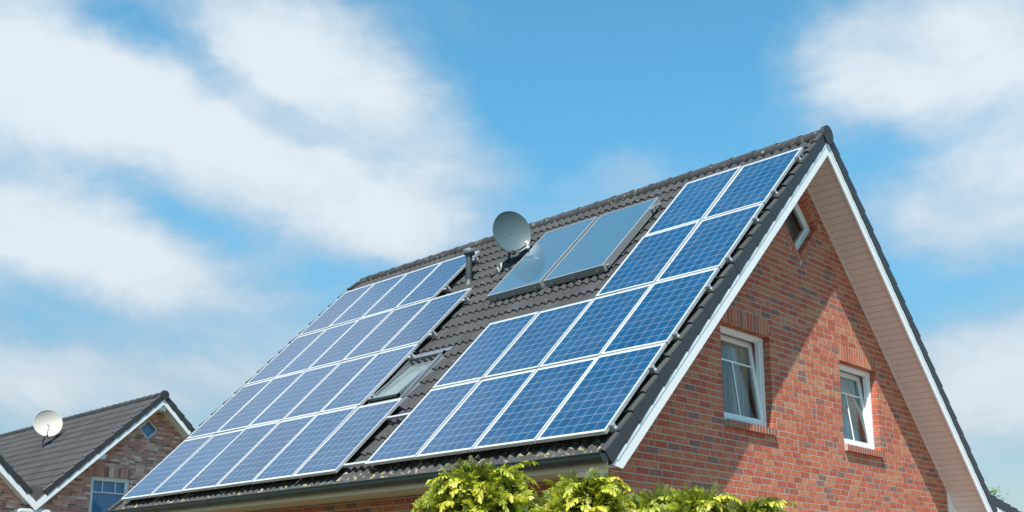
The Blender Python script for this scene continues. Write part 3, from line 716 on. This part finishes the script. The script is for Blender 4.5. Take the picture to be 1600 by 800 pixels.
for i, v in enumerate(VR):
    ya = .018; yb = YR + (4 if v < 2 else 2) * PW + .06; 
    if i == 0 or i == 1: yb = YL + .1
    rail(S0R - v * PH, ya, yb, 'aluminium rail end beside the gable edge, %s from the gutter' % (['lowest', 'second', 'third', 'fourth', 'fifth', 'sixth', 'seventh', 'uppermost'][i]), 'rails under the near array')
VL = [.11, .73, 1.14, 1.79, 2.17, 2.79, 3.22, 3.82]
for i, v in enumerate(VL):
    right = (0, 0, 1, 1, 1, 1, 2, 2)[i]
    ya = YL + right * PW - (.13 if right else .06)
    if i < 2: ya = YL + .12
    rail(S0L - v * PH, ya, YL + 6 * PW - .03, 'aluminium rail under the left array, %s from the gutter' % (['lowest', 'second', 'third', 'fourth', 'fifth', 'sixth', 'seventh', 'uppermost'][i]), 'rails under the left array', clamp=i > 1)
# mid clamps belong to the panels' joints: small silver studs on the bottom edges are part of the rails below

# ------------------------------------------------------------------ solar thermal collectors
def collector(ya, yb, label):
    sb, stp, hh = 2.884, .834, .25
    t = thing('thermal_collector', label, 'solar collector', mw=slopeT(sb, ya, hh), group='flat glass collectors below the ridge')
    w = yb - ya; L = sb - stp; b = MB(); fw = .022
    for (x0, x1, y0, y1) in ((-w, 0, 0, fw), (-w, 0, L - fw, L), (-w, -w + fw, fw, L - fw), (-fw, 0, fw, L - fw)): b.box((x0, y0, -.115), (x1, y1, 0))
    b.box((-w + .01, .01, -.112), (-.01, L - .01, -.095))
    b.build('collector_frame', M['alu2'], t)
    b = MB(); b.face([(-w + fw - .002, fw - .002, -.003), (-fw + .002, fw - .002, -.003), (-fw + .002, L - fw + .002, -.003), (-w + fw - .002, L - fw + .002, -.003)]); b.build('collector_glass', M['collector'], t)
    for x, y in ((-.12, -.0), (-w + .15, -.0), (-w * .5, 0)):
        b = MB(); b.box((x - .02, y - .03, -.20), (x + .02, y - .001, -.06)); b.build('bracket', M['zinc'], t)
    return t
M['alu2'] = mat('grey_aluminium', (.25, .27, .285), .45, metal=.15, noise_amt=.06)
c1 = collector(2.515, 3.685, 'grey-blue glass thermal collector nearer the gable, clear of the dish reflection')
c2 = collector(3.765, 4.905, 'grey-blue glass thermal collector beside the satellite dish, mirroring the dish')
b = MB(); b.tube([(-.0, 1.85, -.05), (.07, 1.85, -.05), (.09, 1.85, -.05)], .016, 8); b.tube([(.09, 1.85, -.05), (.13, 1.84, -.05)], .022, 8); b.build('pipe_stub', M['steel'], c1)
b = MB(); b.tube([(0, .09, -.06), (.06, .09, -.06)], .02, 8); b.box((-.02, 1.70, -.05), (.055, 1.76, -.02)); b.build('pipe_stub', M['steel'], c1)

# ------------------------------------------------------------------ satellite dishes
def dish(name, label, centre, axis, rad, base, m, armm, lnb, mast_mid, roll=0., squash=1.08, cable=False):
    axis = Vector(axis).normalized(); up = Vector((0, 0, 1)); side = axis.cross(up).normalized(); up = side.cross(axis).normalized()
    t = thing(name, label, 'satellite dish', base); inv = Matrix.Translation(-Vector(base))
    C0 = Vector(centre); b = MB(); nr, ns = 9, 40; dep = rad * .24
    def P(r_, k, off=0):
        a = 2 * math.pi * k / ns; return inv @ (C0 + side * (math.cos(a) * r_ * rad) + up * (math.sin(a) * r_ * rad * squash) + axis * (dep * (r_ * r_ - 1) + off))
    vs = [P(0, 0)] + [P(i / nr, k) for i in range(1, nr + 1) for k in range(ns)]
    fs = [(0, 1 + k, 1 + (k + 1) % ns) for k in range(ns)] + [(1 + (i - 1) * ns + k, 1 + i * ns + k, 1 + i * ns + (k + 1) % ns, 1 + (i - 1) * ns + (k + 1) % ns) for i in range(1, nr) for k in range(ns)]
    b.add(vs, fs, .5, 0, 0, True)
    vs2 = [P(0, 0, -.008)] + [P(i / nr, k, -.008) for i in range(1, nr + 1) for k in range(ns)]
    b.add(vs2, [tuple(reversed(f)) for f in fs], .5, 0, 0, True)
    b.tube([P(1, k % ns, -.004) for k in range(ns + 1)], .0065, 6, caps=False)
    b.build('reflector', m, t)
    foot = inv @ (C0 - up * rad * squash * 1.0 - axis * .02); tip = inv @ Vector(lnb)
    b = MB(); b.tube([foot, foot.lerp(tip, .5) + Vector((0, 0, -.015)), tip], .012, 8); b.box((-.03, -.03, -.03), (.03, .03, .03), Matrix.Translation(foot + axis * .03)); b.build('feed_arm', armm, t)
    b = MB(); d = (inv @ C0 - tip).normalized()
    b.tube([tip - d * .02, tip + d * .05], .022, 12); b.tube([tip + d * .05, tip + d * .075], [.030, .026], 12); b.box((-.018, -.018, -.075), (.018, .018, .055), Matrix.Translation(tip)); b.tube([tip - Vector((0, 0, .07)), tip - Vector((0, 0, .085)) + d * .03], .016, 8)
    b.build('feed_horn', M['plasticw'], t)
    back = inv @ (C0 - axis * (dep + .085) - up * rad * .25); b = MB()
    mm_ = [inv @ Vector(q) for q in mast_mid]
    b.tube([mm_[0], *mm_[1:], back + up * .12], .021, 10)
    b.box((-.028, -.028, -.05), (.028, .028, .05), Matrix.Translation(back - axis * .03)); b.tube([back, inv @ (C0 - axis * (dep + .014))], .03, 8)
    b.tube([foot - axis * .02, back], .014, 6)
    b.build('mast', armm, t)
    return t, inv
RT = Vector((.7159 * -0 + .698, -.716, 0))
dc = Vector((-1.24, 5.27, -.435)); tocam = (camo.location - dc).normalized(); rt = Vector((.698, -.716, 0)); upv = Vector((0, 0, 1))
ax = (tocam + rt * .38 + upv * .40).normalized()
bs = TL(1.62, 5.55, .10)
lnbp = dc + rt * .27 - upv * .215 + tocam * .38
dd, inv = dish('satellite_dish', 'grey-green satellite dish standing on the roof left of the glass collectors', dc, ax, .355, bs, M['dish'], M['darkgrey'], lnbp,
     [bs + Vector((0, 0, -.04)), bs + Vector((.02, -.0, .12)), bs + Vector((.12, -.08, .25)), dc - ax * .17 - Vector((0, 0, .25))])
b = MB(); pts = []
for k in range(26):
    a = k / 25 * 4.6 * math.pi; pts.append(Vector((-.09, -.02, .02)) + Vector((math.cos(a) * .03, math.cos(a) * .075 - k * .002, math.sin(a) * .085 + k * .002)))
b.tube(pts, .006, 6); b.tube([pts[-1], Vector((0, 0, .12)), inv @ (dc - ax * .14 - Vector((0, 0, .3)))], .006, 6); b.build('cable', M['plasticw'], dd)
b = MB(); b.tube([Vector((-.05, .03, -.02)), Vector((.03, -.02, .06)), Vector((.14, -.10, .10))], .05, 10); b.tube([Vector((-.16, .1, -.10)), Vector((-.10, .06, -.06))], [.05, .03], 10); b.build('roof_mount', M['darkgrey'], dd)

# ------------------------------------------------------------------ neighbour: double-gabled brown brick house
NY = 20.0; NT = R(43.3); AX, AZ_ = .345, -1.215; VX, VZ = -2.90, -4.29; NYW = NY + .50
nb = thing('brown_brick_house', 'brown brick house with twin gables and dark grey tiled roof, at left', 'house', (0, NY, GZ))
def np_(o): o.matrix_parent_inverse = Matrix.Translation((0, -NY, -GZ)); return o
LN = 11.5; tn = math.tan(NT)
TB = gable_frame(AX, AZ_, NT, -1, NY); TBr = gable_frame(AX, AZ_, NT, 1, NY); AX2 = 2 * VX - AX
TAr = gable_frame(AX2, AZ_, NT, 1, NY); TAl = gable_frame(AX2, AZ_, NT, -1, NY)
SV = (AX - VX) / math.cos(NT)
nr_ = np_(MB_empty('roof', nb))
slope_tiles('roof_tiles', nr_, TB, SV - .30, .06, LN, M['tile_far'], roll=.165, expo=.34, amp=.028, base=.055, lift=.018, seed=21, mossy=False, per=6, tilew=.33)
slope_tiles('roof_tiles', nr_, TAr, SV - .30, .06, LN, M['tile_far'], roll=.165, expo=.34, amp=.028, base=.055, lift=.018, seed=22, mossy=False, per=4, tilew=.33)
slope_tiles('roof_tiles', nr_, TBr, 5.2, .06, LN, M['tile_far'], roll=.165, expo=.34, amp=.028, base=.055, lift=.018, seed=23, mossy=False, per=4, tilew=.33)
slope_tiles('roof_tiles', nr_, TAl, 5.2, .06, LN, M['tile_far'], roll=.165, expo=.34, amp=.028, base=.055, lift=.018, seed=24, mossy=False, per=4, tilew=.33)
for T_, L_ in ((TB, SV - .30), (TAr, SV - .30), (TBr, 5.2), (TAl, 5.2)):
    verge('', nr_, T_, L_, .34, 0, -1, .10, None, top=.10, bot=-.035).build('verge_tiles', [M['verge'], M['verge']], nr_)
ridge_caps('ridge_tiles', nr_, AX, AZ_, NY, NY + LN, M['tile_far'], r=.11, zc=.06, expo=.36, seed=31, mm=.2)
ridge_caps('ridge_tiles', nr_, AX2, AZ_, NY, NY + LN, M['tile_far'], r=.11, zc=.06, expo=.36, seed=32, mm=.2)
b = MB()
for T_, L_ in ((TB, SV), (TAr, SV), (TBr, 5.2), (TAl, 5.2)):
    vs = [T_(s_, y_, o_) for o_ in (-.06, .03) for s_, y_ in ((.05, .03), (L_, .03), (L_, LN - .02), (.05, LN - .02))]
    b.add(vs, [(0, 1, 2, 3), (7, 6, 5, 4), (0, 4, 5, 1), (1, 5, 6, 2), (2, 6, 7, 3), (3, 7, 4, 0)])
b.build('roof_deck', M['soffit'], nr_)
b = MB(); wv_ = .34   # lead tray in the valley
b.add([(VX - wv_, NY + .02, VZ + wv_ * tn + .07), (VX + wv_, NY + .02, VZ + wv_ * tn + .07), (VX, NY + .0, VZ + .05), (VX - wv_, NY + .55, VZ + wv_ * tn + .09), (VX + wv_, NY + .55, VZ + wv_ * tn + .09), (VX, NY + LN, VZ + .05)],
      [(0, 2, 1), (0, 1, 4, 3), (3, 4, 5)])
b.build('valley_flashing', mat('lead_sheet', (.10, .085, .085), .6, metal=.2, noise_amt=.2, noise_scale=3), nr_)
# bargeboards
fnN = lambda p, q, d: Vector((p, NY + d, q))
bwN = .145 / math.cos(NT)
b = MB()
b.prism([(AX, AZ_), (VX, VZ), (VX, VZ - bwN), (AX, AZ_ - bwN)], 0, 0, .03, .5, 0, fnN); b.prism([(AX, AZ_), (AX, AZ_ - bwN), (AX + 3.6, AZ_ - bwN - 3.6 * tn), (AX + 3.6, AZ_ - 3.6 * tn)], 0, 0, .03, .5, 0, fnN)
b.prism([(AX2, AZ_), (AX2, AZ_ - bwN), (VX - .002, VZ - bwN), (VX - .002, VZ)], 0, 0, .03, .5, 0, fnN); b.prism([(AX2, AZ_), (AX2 - 3.6, AZ_ - 3.6 * tn), (AX2 - 3.6, AZ_ - bwN - 3.6 * tn), (AX2, AZ_ - bwN)], 0, 0, .03, .5, 0, fnN)
np_(b.build('bargeboard', M['white'], nb))
b = MB()
for T_, L_ in ((TB, SV), (TAr, SV), (TBr, 5.1), (TAl, 5.1)):
    vs = [T_(s_, y_, o_) for o_ in (-.085, -.065) for s_, y_ in ((.08, .03), (L_ - .02, .03), (L_ - .02, .52), (.08, .52))]
    b.add(vs, [(0, 1, 2, 3), (7, 6, 5, 4), (0, 4, 5, 1), (1, 5, 6, 2), (2, 6, 7, 3), (3, 7, 4, 0)])
np_(b.build('gable_soffit', M['white'], nb))
b = MB()
for (px_, pz_) in ((AX - 1.62, AZ_ - 1.62 * tn), (AX - .02, AZ_ - .05), (VX + .02, VZ + .02)):
    w_ = .09 if px_ > VX + 1 else .34
    b.box((px_ - w_, NY + .04, pz_ - bwN - .11), (px_ + w_, NYW - .004, pz_ - bwN + .02)); b.box((px_ - w_ - .025, NY + .035, pz_ - bwN - .055), (px_ + w_ + .025, NYW - .004, pz_ - bwN + .0))
np_(b.build('purlin_end', M['white'], nb))
# wall
fnNW = lambda p, q, d: Vector((p, NYW + d, q))
WN = (-1.31, -.23); WZ = -3.46; DN = (.22, -2.05); DNR = .30
h1 = [rect_hole(WN[0], WN[1], WZ - 1.5, WZ), dia_hole(*DN, DNR)]
hb1 = [rect_hole(WN[0], WN[1], WZ - 1.5, WZ + .26), dia_hole(*DN, DNR)]
def exN(b, r):
    n = 16; w = (WN[1] - WN[0]) / n
    for i in range(n): b.prism([(WN[0] + i * w + .005, WZ), (WN[0] + (i + 1) * w - .005, WZ), (WN[0] + (i + 1) * w - .005, WZ + .25), (WN[0] + i * w + .005, WZ + .25)], 0, 0, .12, r.random(), 0, fnNW)
    b.prism([(WN[0], WZ + .004), (WN[1], WZ + .004), (WN[1], WZ + .262), (WN[0], WZ + .262)], 0, .006, .2, .5, 1, fnNW)
hN = [(tn, 1, AZ_ + AX * tn - .04), (-tn, 1, AZ_ - AX * tn - .04)]
np_(brick_wall('gable_wall', nb, fnNW, VX + .003, AX + 3.3, GZ + .7, AZ_, hN, hb1, .0665, .225, M['brick_far'], M['mortar_far'], seed=14, joint=.010, extra=exN))
hN2 = [(tn, 1, AZ_ + AX2 * tn - .04), (-tn, 1, AZ_ - AX2 * tn - .04)]
np_(brick_wall('gable_wall', nb, fnNW, AX2 - 3.3, VX, GZ + .7, AZ_, hN2, [], .0665, .225, M['brick_far'], M['mortar_far'], seed=15, joint=.010))
b = MB(); b.box((AX + 3.05, NYW + .26, GZ), (AX + 3.3, NY + LN - .3, AZ_ - 3.35 * tn)); b.box((AX2 - 3.3, NYW + .26, GZ), (AX2 - 3.05, NY + LN - .3, AZ_ - 3.35 * tn)); b.box((AX2 - 3.3, NYW + .0, GZ), (AX + 3.3, NYW + .24, GZ + .7)); b.box((AX2 - 3.05, NY + LN - .55, GZ), (AX + 3.05, NY + LN - .3, AZ_ - 3.35 * tn))
np_(b.build('side_wall', M['brick_far'], nb))
# neighbour's windows
w = np_(MB_empty('window', nb)); w.matrix_parent_inverse = Matrix.Translation((0, -NY, -GZ))
b = MB(); y = NYW + .06; x0, x1, z0, z1 = WN[0], WN[1], WZ - 1.48, WZ - .002
bars(b, x0, x1, z0, z1, .06, y, y + .07); bars(b, x0 + .055, x1 - .055, z0 + .055, z1 - .055, .05, y + .015, y + .075)
for k in (1, 2): b.box((x0 + (x1 - x0) * k / 3 - .013, y + .02, z1 - .40), (x0 + (x1 - x0) * k / 3 + .013, y + .045, z1 - .10))
b.box((x0 + .1, y + .02, z1 - .425), (x1 - .1, y + .045, z1 - .395)); b.build('window_frame', M['upvc'], w)
b = MB(); b.face([(x0 + .08, y + .035, z0 + .08), (x1 - .08, y + .035, z0 + .08), (x1 - .08, y + .035, z1 - .08), (x0 + .08, y + .035, z1 - .08)]); b.build('window_glass', M['glass'], w)
curtain(w, x0 + .02, x1 - .02, z0, z1 - .02, y + .11, M['curtainb'], 8, 5, amp=.02)
b = MB(); b.box((x0 - .3, NYW + .6, z0 - .2), (x1 + .3, NYW + .62, z1 + .2)); b.build('interior_wall', M['interior'], w)
w = np_(MB_empty('window', nb)); T = Matrix.Translation((DN[0], NYW + .05, DN[1])) @ Matrix.Rotation(R(45), 4, 'Y'); h = DNR * s2
b = MB(); bars(b, -h + .002, h - .002, -h + .002, h - .002, .045, 0, .07, T); b.build('window_frame', M['upvc'], w)
b = MB(); b.face([T @ Vector(q) for q in ((-h + .04, .03, -h + .04), (h - .04, .03, -h + .04), (h - .04, .03, h - .04), (-h + .04, .03, h - .04))]); b.build('window_glass', M['glass'], w)
b = MB(); b.box((-.16, NYW + .2, -2.4), (.54, NYW + .22, -1.8)); b.build('curtain', M['curtainb'], w)
# its dish
d2 = None
def on_plane(X, Y, T_, off):
    n_ = (T_(0, 1, 1) - T_(0, 1, 0)); P0 = T_(0, 0, off); d = px_dir(X, Y); t_ = (P0 - camo.location).dot(n_) / d.dot(n_); return camo.location + d * t_
bs2 = on_plane(66, 699, TB, .06)
dd_ = px_dir(75, 661); dist2 = (bs2 - camo.location).length - .30; dc2 = camo.location + dd_ * dist2
tc2 = -dd_; ax2 = (tc2 + rt * .10 + upv * .25).normalized()
dn, inv2 = dish('satellite_dish', 'round cream-white satellite dish on the roof of the brown brick house', dc2, ax2, .40, bs2, M['dishw'], M['darkgrey'], dc2 - upv * .10 + tc2 * .42 + rt * .03,
     [bs2 + Vector((0, 0, -.05)), bs2 + Vector((0, 0, .15)), dc2 - ax2 * .16 - upv * .2], squash=1.0)
b = MB(); b.tube([inv2 @ (dc2 - ax2 * .16), inv2 @ (dc2 - ax2 * .16 + upv * .64)], .009, 6); b.build('mast_tip', M['plasticw'], dn)

# ------------------------------------------------------------------ low-pitched lean-to roof on from the right eaves (part of the house)
lp = R(9.03); lr_ = MB_empty('lean_to_roof', house); hp(lr_)
LX, LZ = 5.05, -4.915 + .155; LY = .13
def TLn(sl, y, off): return Vector((LX + math.cos(lp) * sl + math.sin(lp) * off, LY + y, LZ - math.sin(lp) * sl + math.cos(lp) * off - .165))
slope_tiles('lean_to_tiles', lr_, TLn, 4.06, .05, 6.0, M['tile'], seed=51, mossy=False, per=4)
verge('', lr_, TLn, 4.06, .3385, 0, -1, .09, None, top=.145).build('verge_tiles', [M['verge'], M['verge']], lr_)
b = MB()
vs = [TLn(s_, y_, o_) for o_ in (-.06, .05) for s_, y_ in ((.0, .03), (4.0, .03), (4.0, 5.95), (.0, 5.95))]
b.add(vs, [(0, 1, 2, 3), (7, 6, 5, 4), (0, 4, 5, 1), (1, 5, 6, 2), (2, 6, 7, 3), (3, 7, 4, 0)]); b.build('roof_deck', M['eave'], lr_)
b = MB(); vs = [TLn(s_, y_, o_) for y_ in (.0, .028) for s_, o_ in ((.3, 0), (.3, -.17), (4.02, -.17), (4.02, 0))]
b.add(vs, [(0, 1, 2, 3), (7, 6, 5, 4), (0, 4, 5, 1), (1, 5, 6, 2), (2, 6, 7, 3), (3, 7, 4, 0)]); b.build('bargeboard', M['white'], lr_)
for y in (.3, 5.6):
    b = MB(); b.box((LX + 3.6, LY + y, GZ), (LX + 3.74, LY + y + .14, LZ - .80)); b.build('post', M['white'], lr_)

# ------------------------------------------------------------------ conifers of the hedge
def frond(b, P, d, n, L, r, bright):
    """flat fern-like spray: rachis along d in the plane with normal n, tip nodding"""
    d = d.normalized(); n = (n - d * n.dot(d)).normalized(); s = d.cross(n); k = 9
    pts = []; dr = d.copy(); q = P.copy(); sag = r.uniform(.05, .20); cv = r.uniform(-.08, .08)
    for i in range(k + 1):
        pts.append((q.copy(), dr.copy())); q = q + dr * (L / k); dr = (dr + Vector((0, 0, -sag)) + s * cv).normalized()
    for i in range(1, k + 1):
        t = i / k; (q, dr) = pts[i]; w = L * .36 * math.sin(math.pi * min(1, .22 + t * .70)) * r.uniform(.75, 1.15)
        s_ = dr.cross(n).normalized()
        for sg in (-1, 1):
            e = (dr * 1.15 + s_ * sg + n * r.uniform(-.25, .25)).normalized(); ww = w * r.uniform(.7, 1.15)
            cr = (dr - e * dr.dot(e)).normalized() * (.0026 + .035 * ww)
            m_ = q + e * ww * .5; tip = q + e * ww + Vector((0, 0, -.16 * ww))
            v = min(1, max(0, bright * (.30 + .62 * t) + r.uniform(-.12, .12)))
            b.face([q, m_ - cr, tip, m_ + cr], v)
            e2 = (e + dr * .8).normalized(); p2 = q + e * ww * .35
            b.face([p2 - cr * .5, p2 + e2 * ww * .48, p2 + cr * .9], min(1, v * 1.2))
            e3 = (e * 1.0 - dr * .35).normalized()
            b.face([p2 - cr * .9, p2 + e3 * ww * .34, p2 + cr * .5], min(1, v * 1.1))
        pq = pts[i - 1][0]
        b.face([pq - s * .002, q - s * .0015, q + s * .0015, pq + s * .002], min(1, bright * (.5 + .4 * t)))
def conifer(X, d, top, rad, label, seed, n=330, hgt=1.0, leader=False, lean=(0, 0)):
    r = random.Random(seed); dirv = px_dir(X, 900); dh = Vector((dirv.x, dirv.y, 0)).normalized(); c = Vector((camo.location.x, camo.location.y, 0)) + dh * d
    zt = camo.location.z + d * (936.8 - top) / F0 * 1.02; base = Vector((c.x, c.y, GZ))
    t = thing('golden_conifer', label, 'conifer', base, group='golden conifers in front of the house'); off = -base
    H = zt - GZ
    b = MB(); tk = [Vector((0, 0, 0)), Vector((r.uniform(-.03, .03), .02, H * .5)), Vector((0, 0, H * .93))]; b.tube(tk, [.06, .04, .008], 8)
    for i in range(26):
        z = H * r.uniform(.35, .92); a = r.uniform(0, 6.28); rr = rad * math.sqrt(max(.02, (H - z) / hgt)) * .8; rr = min(rr, rad * 1.6)
        p0 = Vector((0, 0, z)); b.tube([p0, p0 + Vector((math.cos(a) * rr * .5, math.sin(a) * rr * .5, .05)), p0 + Vector((math.cos(a) * rr, math.sin(a) * rr, .12))], [.012, .008, .003], 5)
    b.build('trunk', M['bark'], t)
    b = MB()
    n = int(n * 1.25)
    # clumps (branch ends) spread over and inside a rounded column
    for i in range(n):
        f = r.random(); zz = .02 + (r.random() ** 1.5) * 1.25 if f < .90 else r.uniform(1.2, H * .8)
        a = r.uniform(0, 2 * math.pi)
        lump = 1 + .34 * math.sin(a * 3 + seed) * math.sin(zz * 7 + seed) + .15 * noise.noise(Vector((math.cos(a) * 2, math.sin(a) * 2, zz * 4 + seed)))
        rr = rad * min(1.6, (max(.0, zz / hgt) * 1.9 + .01) ** .40) * lump * (1 if r.random() < .62 else r.uniform(.35, .9))
        out = Vector((math.cos(a), math.sin(a), 0)); P = out * rr + Vector((lean[0] * zz, lean[1] * zz, H - zz))
        dirn = (out * r.uniform(.5, 1.1) + Vector((0, 0, r.uniform(.15, 1.0))) + Vector((r.uniform(-.4, .4), r.uniform(-.4, .4), 0))).normalized()
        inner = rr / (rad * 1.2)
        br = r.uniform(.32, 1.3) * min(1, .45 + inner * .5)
        for q in range(6):
            dd2 = (dirn + Vector((r.uniform(-.55, .55), r.uniform(-.55, .55), r.uniform(-.45, .35)))).normalized()
            nn = Vector((r.uniform(-1, 1), r.uniform(-1, 1), r.uniform(-.3, 1))) 
            frond(b, P + dd2 * .01 + Vector((r.uniform(-.02, .02), r.uniform(-.02, .02), r.uniform(-.03, .02))), dd2, nn, r.uniform(.07, .165), r, br)
    # arching side shoots that break the outline, tips nodding
    for i in range(int(n / 13)):
        a = r.uniform(0, 2 * math.pi); zz = .03 + r.random() ** 1.2 * .6; out = Vector((math.cos(a), math.sin(a), 0))
        rr = rad * min(1.6, (zz / hgt * 1.9) ** .40) * .75; q = out * rr + Vector((0, 0, H - zz)); dr = (out * r.uniform(.5, 1.0) + Vector((r.uniform(-.3, .3), r.uniform(-.3, .3), r.uniform(.35, 1.1)))).normalized()
        L_ = r.uniform(.14, .30); K = 9; br = r.uniform(.75, 1.3); prev = q.copy()
        for k_ in range(K):
            q = q + dr * (L_ / K); dr = (dr + Vector((0, 0, -.17))).normalized()
            b.face([prev + Vector((.002, 0, 0)), q + Vector((.002, 0, 0)), q - Vector((.002, 0, 0)), prev - Vector((.002, 0, 0))], .5); prev = q.copy()
            sd = dr.cross(Vector((0, 0, 1))).normalized()
            for sg in (-1, 1):
                frond(b, q, (dr * .9 + sd * sg * r.uniform(.5, 1.0) + Vector((0, 0, r.uniform(-.2, .25)))).normalized(), Vector((r.uniform(-.5, .5), r.uniform(-.5, .5), 1)), r.uniform(.05, .09) * (1.1 - .5 * k_ / K), r, br)
        frond(b, q, dr, Vector((0, .2, 1)), .07, r, br * 1.1)
    if leader:
        P = Vector((.02, 0, H - .02))
        for q in range(5): frond(b, P + Vector((0, 0, q * .014)), Vector((r.uniform(-.3, .3), r.uniform(-.3, .3), 1)), Vector((r.uniform(-1, 1), 1, 0)), .06, r, .9)
        b.tube([P, P + Vector((.005, 0, .05)), P + Vector((0, .005, .10))], [.004, .003, .002], 5, .8)
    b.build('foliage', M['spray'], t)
    return t
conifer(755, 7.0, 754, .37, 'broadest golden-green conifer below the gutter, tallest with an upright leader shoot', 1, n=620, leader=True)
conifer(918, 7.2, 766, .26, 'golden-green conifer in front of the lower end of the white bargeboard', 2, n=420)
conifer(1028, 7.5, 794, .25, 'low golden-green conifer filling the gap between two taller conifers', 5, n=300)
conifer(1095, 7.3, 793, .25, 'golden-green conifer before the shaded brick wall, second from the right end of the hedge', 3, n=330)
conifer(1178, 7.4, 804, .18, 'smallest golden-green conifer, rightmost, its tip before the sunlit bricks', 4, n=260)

# ------------------------------------------------------------------ tree far right
def leafy_tree(pos, H, R_, label, seed):
    r = random.Random(seed); t = thing('leafy_tree', label, 'tree', pos)
    b = MB(); b.tube([(0, 0, 0), (.05, 0, H * .5), (0, .05, H * .9)], [.14, .09, .02], 8); l = MB()
    for i in range(42):
        z = H * r.uniform(.45, .97); a = r.uniform(0, 6.28); e = Vector((math.cos(a), math.sin(a), r.uniform(.1, .6))) * R_ * r.uniform(.45, 1.0) * (1.15 - (z / H) * .55)
        p0 = Vector((0, 0, z * .93)); p1 = p0 + e; b.tube([p0, p0 + e * .5 + Vector((0, 0, .05)), p1], [.025, .015, .006], 5)
        for q in range(60):
            c = p0 + e * r.uniform(.35, 1.05) + Vector((r.gauss(0, .11), r.gauss(0, .11), r.gauss(0, .08)))
            u = Vector((r.uniform(-1, 1), r.uniform(-1, 1), r.uniform(-.6, .6))).normalized(); w = u.orthogonal().normalized(); s_ = r.uniform(.03, .055)
            l.face([c - u * s_, c + w * s_ * .55, c + u * s_, c - w * s_ * .55], r.random())
    b.build('trunk', M['bark'], t); l.build('crown', M['leaf'], t)
dT = px_dir(1538, 742); kT = 34 / math.hypot(dT.x, dT.y); pT = camo.location + dT * kT
leafy_tree((pT.x, pT.y, GZ), pT.z - GZ + .05, .75, 'green leafy tree top peeking out behind the right roof edge', 6)
